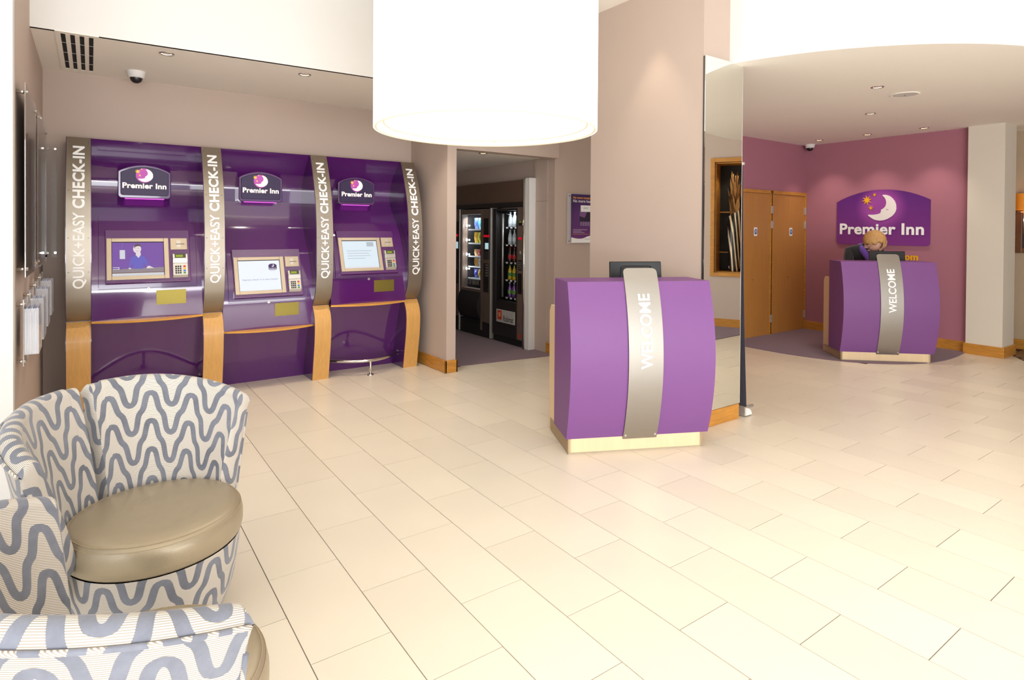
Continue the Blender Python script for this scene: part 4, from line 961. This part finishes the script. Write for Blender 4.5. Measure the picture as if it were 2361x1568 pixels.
obj('shelf', MB().box(4.56, 6.21, .595, 4.95, 6.66, .60).box(4.56, 6.21, .83, 4.95, 6.66, .835).box(4.56, 6.21, 1.065, 4.95, 6.66, 1.07).box(4.56, 6.21, 1.30, 4.95, 6.66, 1.305).box(4.56, 6.21, 1.535, 4.95, 6.66, 1.54), M['dark'], t)
tk = MB()
for z in (.58, .815, 1.05, 1.285, 1.52):
    for q in range(4): tk.box(4.553, 6.24 + q * .1, z, 4.56, 6.28 + q * .1, z + .022)
obj('price_ticket', tk, M['letter'], t)
obj('lift_arm', MB().tube([(4.53, 6.62, .6), (4.53, 6.62, 1.72)], .014, 10), M['silver'], t)
lamp('drinks_tube', 'AREA', (4.58, 6.43, 1.74), 3, (.9, .96, 1), (.04, .4), (4.85, 6.43, .6), t)
bpy.data.objects['drinks_tube'].location = (4.58 - 4.8, 6.43 - 6.41, 1.74)
# snack machine
t2 = thing('snack_machine', 'bronze snack vending machine with lit shelves, beside the drinks machine', 'vending machine', (4.8, 7.2, 0))
obj('cabinet', MB().box(4.55, 6.80, 0, 5.25, 6.82, 1.80).box(4.55, 7.63, 0, 5.25, 7.65, 1.80).box(5.2, 6.82, 0, 5.25, 7.63, 1.80).box(4.55, 6.82, 1.78, 5.2, 7.63, 1.80).box(4.55, 6.82, 0, 5.2, 7.63, .02), M['vendin'], t2)
obj('front_frame', MB().box(XFm, 7.02, .10, 4.55, 7.06, 1.79).box(XFm, 7.57, .62, 4.55, 7.62, 1.79).box(XFm, 7.06, 1.72, 4.55, 7.57, 1.79).box(XFm, 7.06, .62, 4.55, 7.57, .66).box(XFm, 6.81, .22, 4.55, 7.02, 1.79), M['vend'], t2, bevel=.003)
obj('window', MB().box(4.462, 7.06, .66, 4.468, 7.57, 1.72), M['glass'], t2)
fl_ = MB(); rws = []
for a in np.linspace(0, 1, 9): rws.append([(4.45 - .06 * math.sin(PI * a), 7.05, .62 - .38 * a), (4.45 - .06 * math.sin(PI * a), 7.60, .62 - .38 * a)])
fl_.sheet(rws)
for e in (0, 1): fl_.add([r[e] for r in rws] + [(4.55, rws[0][e][1], .24), (4.55, rws[0][e][1], .62)], [list(range(11))])
obj('collection_flap', fl_, M['blackm'], t2)
obj('kick_plate', MB().box(4.46, 6.81, .012, 4.55, 7.62, .22).box(4.452, 7.1, .12, 4.46, 7.55, .16), M['blackm'], t2, bevel=.004)
obj('side_trim', MB().box(XFm - .012, 6.775, .02, 4.55, 6.805, 1.80), M['silver'], t2, bevel=.004)
obj('side_trim', MB().box(XFm - .006, 7.625, .02, 4.55, 7.65, 1.80), M['silver'], t2, bevel=.004)
ctl = obj('control_panel', MB().box(XFm - .004, 6.845, .64, 4.46, 6.975, 1.66), M['black'], t2, bevel=.003)
def cp2(name, y0, z0, y1, z1, m, d=.004): return obj(name, B(XFm - .004 - d, y0, z0, XFm - .004, y1, z1), m, ctl)
cp2('red_display', 6.83, 1.40, 6.97, 1.43, M['redled']); cp2('display', 6.85, 1.235, 6.93, 1.32, M['bluescr']); cp2('coin_plate', 6.84, 1.04, 6.975, 1.09, M['vend']); cp2('card_reader', 6.86, 1.10, 6.95, 1.20, M['dark'])
gb_ = mat('grey_buttons', (120, 116, 112), .5)
for q in range(5): cp2('button', 6.855, .86 + q * .036, 6.92, .882 + q * .036, gb_)
tb = MB(); put_text(tb, 'ART OF BREAK', lambda a, b: (4.46, 7.52 - a, .72 + b), 0, 0, .42, .07, .01, 1)
obj('lettering', tb, M['silver'], t2)
shz = [.80, .97, 1.12, 1.31, 1.51]
for z in shz:
    obj('shelf', MB().box(4.56, 7.07, z - .012, 4.98, 7.56, z - .007).box(4.555, 7.07, z - .02, 4.56, 7.56, z), mat('lit_shelf_edge', (220, 225, 230), .3, .4, emit=(200, 220, 235), es=.25), t2)
lb = MB()
for z in (.93, 1.14, 1.35, 1.56): lb.lathe([(0, z - .022), (.012, z - .015), (.012, z + .015), (0, z + .022)], 4.52, 7.545, 10)
obj('light_bulb', lb, mat('machine_bulb', (255, 255, 255), .4, emit=(240, 248, 255), es=6), t2)
L_ = lamp('snack_tube', 'AREA', (4.57 - 4.8, 7.3 - 7.2, 1.70), 8, (.92, .97, 1), (.05, .45), None, t2); L_.rotation_euler = (0, math.radians(-20), 0)
for z in (.93, 1.14, 1.35, 1.56): lamp('snack_bulb_light', 'POINT', (4.535 - 4.8, 7.50 - 7.2, z), 1.6, (.92, .97, 1), .012, None, t2)
# third machine, a sliver
t3 = thing('hot_drinks_machine', 'bronze vending machine sliver farthest along the row, past the snack machine', 'vending machine', (4.8, 8.05, 0))
obj('cabinet', MB().box(4.47, 7.665, 0, 5.2, 8.4, 1.80), M['vend'], t3, bevel=.004)
obj('kick_plate', MB().box(4.46, 7.67, .012, 4.47, 8.39, .22), M['blackm'], t3)
obj('control_panel', MB().box(4.455, 7.68, .70, 4.47, 7.82, 1.62), M['black'], t3)
obj('display', MB().box(4.45, 7.69, 1.22, 4.455, 7.76, 1.32).box(4.45, 7.69, 1.40, 4.455, 7.78, 1.43, 1), [M['bluescr'], M['redled']], t3)
obj('hot_button', MB().box(4.45, 7.70, .9, 4.456, 7.76, 1.05), M['dark'], t3)
# snack packets: five shelves of four
SC = [[('blue', (40, 90, 170)), ('green', (50, 120, 90)), ('teal', (60, 130, 150)), ('navy', (40, 60, 110))], [('pink', (200, 120, 140)), ('yellow', (210, 200, 30)), ('lime', (190, 200, 40)), ('gold', (200, 160, 40))], [('red', (190, 50, 60)), ('orange', (200, 110, 60)), ('crimson', (160, 30, 60)), ('tan', (190, 150, 100))], [('maroon', (130, 40, 60)), ('rose', (200, 100, 120)), ('white', (225, 220, 220)), ('amber', (210, 150, 60))], [('violet', (90, 60, 160)), ('silver', (190, 190, 200)), ('mustard', (200, 170, 60)), ('indigo', (60, 60, 150))]]
SC = SC[::-1]
ordn = ['lowest', 'second lowest', 'middle', 'second highest', 'top']; hgt = [.13, .12, .10, .16, .17]
for si, z in enumerate(shz):
    for q in range(4):
        nm, c = SC[si][q]; hh = hgt[si]; y = 7.13 + q * .11
        rws = []
        for a in np.linspace(0, 1, 7):
            th_ = .030 * math.sin(PI * min(1, max(0, (a * 1.1 - .05)))) + .002; row = []
            for b in np.linspace(0, 2 * PI, 15): row.append((th_ * math.cos(b), .042 * math.sin(b) * (1 + .06 * (a < .05 or a > .95)), a * hh))
            rws.append(row)
        o = bpy.data.objects.new('snack_packet', meshof('snack_packet', MB().sheet(rws), [mat('packet_' + nm, c, .3, var=.6, vscale=30, spec=.8)])); link(o)
        o.location = (4.615 + .03, y, z - .0065); o.rotation_euler = (0, -.1, .2 * (q % 2))
        tag(o, '%s snack packet on the %s shelf of the snack machine' % (nm, ordn[si]), 'snack', 'snack packets in the vending machine')
# bottles
BC = [('purple', (110, 60, 150)), ('yellow', (220, 190, 30)), ('red labelled cola', (60, 20, 16)), ('clear', (190, 200, 205)), ('clear', (190, 200, 205))]
bz = [.60, .835, 1.07, 1.305, 1.54]
def bottle_mesh(c, lab):
    me = meshof('bottle', MB().lathe([(0, 0), (.027, 0), (.030, .01), (.030, .11), (.024, .135), (.012, .165), (.012, .185)], n=16), mat('bottle_' + lab, c, .1, spec=.8, coat=.5))
    return me
for si, z in enumerate(bz):
    nm, c = BC[si]
    bme = bottle_mesh(c, nm + str(si)); lbl = MB().lathe([(.0304, .045), (.0306, .095)], n=16); cpm = MB().lathe([(.0135, .183), (.0135, .20), (0, .2)], n=12)
    lme = meshof('label', lbl, flat('bottle_label_%d' % si, [(120, 170, 90), (90, 150, 60), (200, 40, 50), (215, 222, 226), (215, 222, 226)][si])); cme = meshof('cap', cpm, flat('bottle_cap_%d' % si, [(220, 220, 225), (60, 150, 70), (180, 40, 40), (200, 205, 215), (200, 205, 215)][si]))
    for q in range(4):
        y = 6.26 + q * .1; r = thing('drink_bottle', '%s bottle, %s along the %s shelf of the drinks machine' % (nm, ['first', 'second', 'third', 'fourth'][q], ordn[si]), 'bottle', (4.61, y, z + .0005), 0, 'bottles in the drinks machine')
        for n_, m_ in (('body', bme), ('label', lme), ('cap', cme)):
            o = bpy.data.objects.new(n_, m_); link(o, r)

# ------------------------------------------------------------------ roll-up banner by the column
t = thing('rollup_banner', 'dark roll-up banner seen edge on beside the mirrored column', 'banner', (4.36, 3.2, 0))
b = MB(); top = [(4.318, 2.90), (4.318, 3.62)]; bot = [(4.375, 2.87), (4.375, 3.65)]
rws = []
for s in np.linspace(0, 1, 12):
    z = .06 + 2.0 * s; xx = 4.385 + (4.345 - 4.385) * s - .012 * math.sin(PI * s)
    rws.append([(xx, 2.862 + .03 * s, z), (xx, 3.64, z)])
b.sheet(rws); b.sheet([[(p[1][0] + .004, p[1][1], p[1][2]), (p[0][0] + .004, p[0][1], p[0][2])] for p in rws])
b.sheet([[p[0], (p[0][0] + .004, p[0][1], p[0][2])] for p in rws], 0, False)
obj('banner_sheet', b, mat('banner_back', (72, 70, 80), .55), t)
obj('top_bar', MB().tube([(4.347, 2.88, 2.062), (4.347, 3.66, 2.062)], .012, 12), M['silver'], t)
cs = MB(); N = 10
half_ = [(4.335, .006)] + [(4.335 + .10 * math.sin(a), .006 + .075 * math.cos(a)) for a in np.linspace(0, PI / 2, N)]
cs.prism(half_, lambda a, b_, d: (a, d, b_), 2.84, 3.66)
obj('base_cassette', cs, M['silver'], t, bevel=.004)
obj('end_cap', MB().prism([(4.335 + (a - 4.335) * .8 + .006, .012 + (b_ - .006) * .8) for a, b_ in half_], lambda a, b_, d: (a, d, b_), 2.834, 2.841), M['white'], t)
obj('foot', MB().tube([(4.44, 3.0, .010), (4.66, 2.98, .010)], .010, 10), M['silver'], t)

# ------------------------------------------------------------------ wall lamp and picture at the right edge
t = thing('wall_lamp', 'wall lamp with amber shade on the beige wall at the right edge', 'lamp', (9.85, 2.59, 1.775))
obj('rosette', MB().prism([(2.59 + .055 * math.cos(a), 1.775 + .055 * math.sin(a)) for a in np.linspace(0, 2 * PI, 25)[:-1]], lambda a, b_, d: (d, a, b_), 9.835, 9.849), M['brown'], t, bevel=.004)
obj('arm', MB().tube([(9.84, 2.59, 1.775), (9.75, 2.57, 1.775), (9.70, 2.44, 1.775)], .007, 10).tube([(9.70, 2.44, 1.50), (9.70, 2.44, 1.86)], .006, 8), M['chrome'], t)
obj('shade', MB().lathe([(.10, 1.80), (.10, 2.01)], 9.70, 2.42, 32).lathe([(.097, 1.80), (.097, 2.01)], 9.70, 2.42, 32), M['orange'], t)
lamp('wall_lamp_bulb', 'POINT', (9.70 - 9.85, 2.42 - 2.59, .12), .6, (1, .75, .42), .03, None, t)
lamp('wall_lamp_up', 'SPOT', (9.80 - 9.85, 0, .03), 2.2, (1, .86, .5), .01, (9.83 - 9.85, 0, 2), t, 50)
t = thing('framed_picture', 'brown framed picture behind the amber wall lamp', 'picture', (9.84, 2.2, 1.6))
obj('frame', MB().box(9.80, 2.48, 1.25, 9.848, 2.545, 2.0).box(9.80, 1.85, 1.25, 9.848, 1.915, 2.0).box(9.80, 1.915, 1.25, 9.848, 2.48, 1.315).box(9.80, 1.915, 1.935, 9.848, 2.48, 2.0), oak('picture_frame_wood', (120, 78, 50), (4, 4, 1)), t, bevel=.004)
obj('canvas', MB().box(9.835, 1.915, 1.315, 9.84, 2.48, 1.935).box(9.833, 1.95, 1.5, 9.835, 2.45, 1.9, 1).box(9.833, 1.95, 1.36, 9.835, 2.45, 1.42, 2), [M['dark'], flat('canvas_red', (110, 40, 50)), flat('canvas_cream', (220, 205, 170))], t)

# ------------------------------------------------------------------ person behind the far desk
PO = (8.256, 3.625, 0); PR = R2          # local x picture right, local y away from the camera
pt = thing('person', 'person with short blonde hair, black jacket and purple scarf bending over the far desk', 'person', PO, PR)
verts, edges, rad = [], [], []
def V(p, r, parent=None):
    verts.append(p); rad.append(r)
    if parent is not None: edges.append((parent, len(verts) - 1))
    return len(verts) - 1
pel = V((-.08, .27, .92), .145)
wst = V((-.08, .22, 1.04), .128, pel); chs = V((-.07, .12, 1.17), .145, wst); upc = V((-.06, .05, 1.255), .115, chs)
nck = V((-.035, -.01, 1.315), .055, upc); hd0 = V((.0, -.06, 1.345), .062, nck); hd1 = V((.012, -.085, 1.385), .088, hd0); hd2 = V((.012, -.095, 1.43), .072, hd1)
hands = []
for sx, sh, el, wr in ((-1, (-.235, .06, 1.245), (-.30, -.06, 1.02), (-.16, -.24, .955)), (1, (.135, .05, 1.245), (.235, -.08, 1.02), (.12, -.25, .955))):
    a = V(sh, .075, upc); bq = V(tuple((np.array(sh) + np.array(el)) / 2), .056, a); e = V(el, .05, bq); f_ = V(tuple((np.array(el) + np.array(wr)) / 2), .042, e); w_ = V(wr, .026, f_)
    pm = V((wr[0] - sx * .01, wr[1] - .05, .948), .026, w_); hands.append(wr)
    for q in range(4):
        b0_ = V((wr[0] + (q - 1.5) * .018, wr[1] - .09, .944), .0095, pm); b1_ = V((wr[0] + (q - 1.5) * .021, wr[1] - .12 - .008 * (q in (1, 2)), .938), .0085, b0_); V((wr[0] + (q - 1.5) * .022, wr[1] - .14 - .008 * (q in (1, 2)), .929), .007, b1_)
    th0 = V((wr[0] - sx * .035, wr[1] - .05, .942), .010, pm); V((wr[0] - sx * .045, wr[1] - .085, .934), .008, th0)
for sx in (-1, 1):
    h_ = V((-.08 + sx * .09, .27, .86), .10, pel); k_ = V((-.08 + sx * .10, .24, .48), .062, h_); an_ = V((-.08 + sx * .10, .28, .09), .042, k_); V((-.08 + sx * .11, .14, .04), .036, an_)
me = bpy.data.meshes.new('body'); me.from_pydata(verts, edges, [])
bo = bpy.data.objects.new('body', me); C.objects.link(bo)
md = bo.modifiers.new('skin', 'SKIN'); 
for i, sv in enumerate(me.skin_vertices[0].data): sv.radius = (rad[i], rad[i]); sv.use_root = (i == 0)
ms = bo.modifiers.new('sub', 'SUBSURF'); ms.levels = 2; ms.render_levels = 2
bpy.context.view_layer.update()
nm_ = bpy.data.meshes.new_from_object(bo.evaluated_get(bpy.context.evaluated_depsgraph_get()))
bpy.data.objects.remove(bo)
skin = mat('skin', (226, 176, 150), .5); jacket = mat('black_jacket', (26, 25, 29), .8, sheen=.3); trousers = mat('black_trousers', (24, 24, 28), .8)
for m_ in (jacket, skin, trousers): nm_.materials.append(m_)
for p in nm_.polygons:
    c = p.center; p.use_smooth = True
    hand = any((c.x - h[0]) ** 2 + (c.y - (h[1] - .06)) ** 2 < .009 and c.z < 1.0 and c.y < h[1] - .005 for h in hands)
    head = (c.x - .012) ** 2 + (c.y + .085) ** 2 + (c.z - 1.385) ** 2 < .0165
    p.material_index = 1 if (hand or head) else (2 if c.z < .86 else 0)
body = bpy.data.objects.new('body', nm_); link(body, pt); XF[body.name] = XF[pt.name]
# head frame: face looks right, towards the desk and down
fdir = Vector((.62, -.42, -.66)).normalized(); upv = Vector((.35, -.42, .83)); upv = (upv - fdir * upv.dot(fdir)).normalized(); sdv = upv.cross(fdir).normalized()   # sdv: towards the head's left
hc = Vector((.012, -.085, 1.385))
def hp(f, u, s): return tuple(hc + fdir * f + upv * u + sdv * s)
hb = MB(); n1, n2 = 26, 36; rows = []; ok = []
for i in range(n1 + 1):
    la = PI * i / n1; row = []
    for j in range(n2 + 1):
        lo = 2 * PI * j / n2; f = math.sin(la) * math.cos(lo); s = math.sin(la) * math.sin(lo); u = math.cos(la)
        k_ = 1 + .02 * math.sin(lo * 17 + 3 * la)
        row.append((hp(.118 * f * k_ - .012, .118 * u * k_ + .012, .098 * s * k_), f, u, s))
    rows.append(row)
flat_v = [p[0] for r in rows for p in r]; fs = []
for i in range(n1):
    for j in range(n2):
        f, u, s = rows[i][j][1:]
        face_hole = (f > .45 and u < .38) or (u < -.42 and f > -.3) or (u < -.75) or (abs(s) > .55 and u < -.12 and f > .05)
        if not face_hole: fs.append((i * (n2 + 1) + j, i * (n2 + 1) + j + 1, (i + 1) * (n2 + 1) + j + 1, (i + 1) * (n2 + 1) + j))
hb.add(flat_v, fs, 0, True)
hair = obj('hair', hb, mat('blonde_hair', (206, 158, 96), .5, var=.45, vscale=26, stretch=(4, 4, 1), bump=.5, bscale=60), pt, world=False)
sd_ = hair.modifiers.new('thick', 'SOLIDIFY'); sd_.thickness = .014; sd_.offset = 1
fr_ = MB()
for q in range(9):      # fringe strands falling over the brow
    s0 = -.07 + q * .017; rw = []
    for tt in np.linspace(0, 1, 7):
        rw.append([hp(.085 + .035 * math.sin(tt * PI * .6), .085 - .10 * tt, s0 - .008 + .03 * tt), hp(.088 + .035 * math.sin(tt * PI * .6), .085 - .10 * tt, s0 + .012 + .03 * tt)])
    fr_.sheet(rw)
obj('fringe', fr_, mat('fringe_hair', (226, 184, 124), .5, var=.3, vscale=30), hair, world=False)
def blob(mb, c, rx, n=10, mi=0, sc_=(1, 1, 1)):
    rw = []
    for i in range(n + 1):
        la = PI * i / n; rw.append([tuple(Vector(c) + fdir * (rx * sc_[0] * math.sin(la) * math.cos(2 * PI * j / 12)) + sdv * (rx * sc_[2] * math.sin(la) * math.sin(2 * PI * j / 12)) + upv * (rx * sc_[1] * math.cos(la))) for j in range(13)])
    mb.sheet(rw, mi)
fm = MB(); blob(fm, hp(.03, -.02, 0), .085, 14, 0, (.86, 1.15, .86)); blob(fm, hp(.112, -.03, 0), .017, 8, 0, (1.1, 1.5, .8))
for s in (-1, 1): blob(fm, hp(-.005, -.02, s * .088), .026, 8, 0, (.8, 1.2, .35))
obj('face', fm, skin, pt, world=False)
em = MB()
for s in (-1, 1): blob(em, hp(.096, .0, s * .031), .009, 6, 0, (.6, .5, 1))
blob(em, hp(.098, -.068, 0), .016, 6, 1, (.4, .35, 1.1))
obj('eyes_and_mouth', em, [M['dark'], flat('lip', (180, 90, 90))], body, world=False)
er = MB(); blob(er, hp(.0, -.052, -.096), .006, 6); blob(er, hp(.0, -.052, .096), .006, 6); obj('earring', er, M['letter'], body, world=False)
scm = MB()
ring = [(-.105 + 0, .055, 1.335), (-.115, -.01, 1.30), (-.10, -.07, 1.24), (-.065, -.12, 1.16), (-.03, -.14, 1.08)]
scm.tube(ring, [.030, .036, .040, .038, .03], 12)
scm.tube([(-.105, .055, 1.335), (-.04, .075, 1.335), (.03, .04, 1.30), (.04, -.04, 1.22), (.01, -.10, 1.12)], [.03, .034, .036, .036, .03], 12)
obj('scarf', scm, mat('purple_scarf', (104, 62, 170), .7, sheen=.3, bump=.3, bscale=30), pt, world=False)
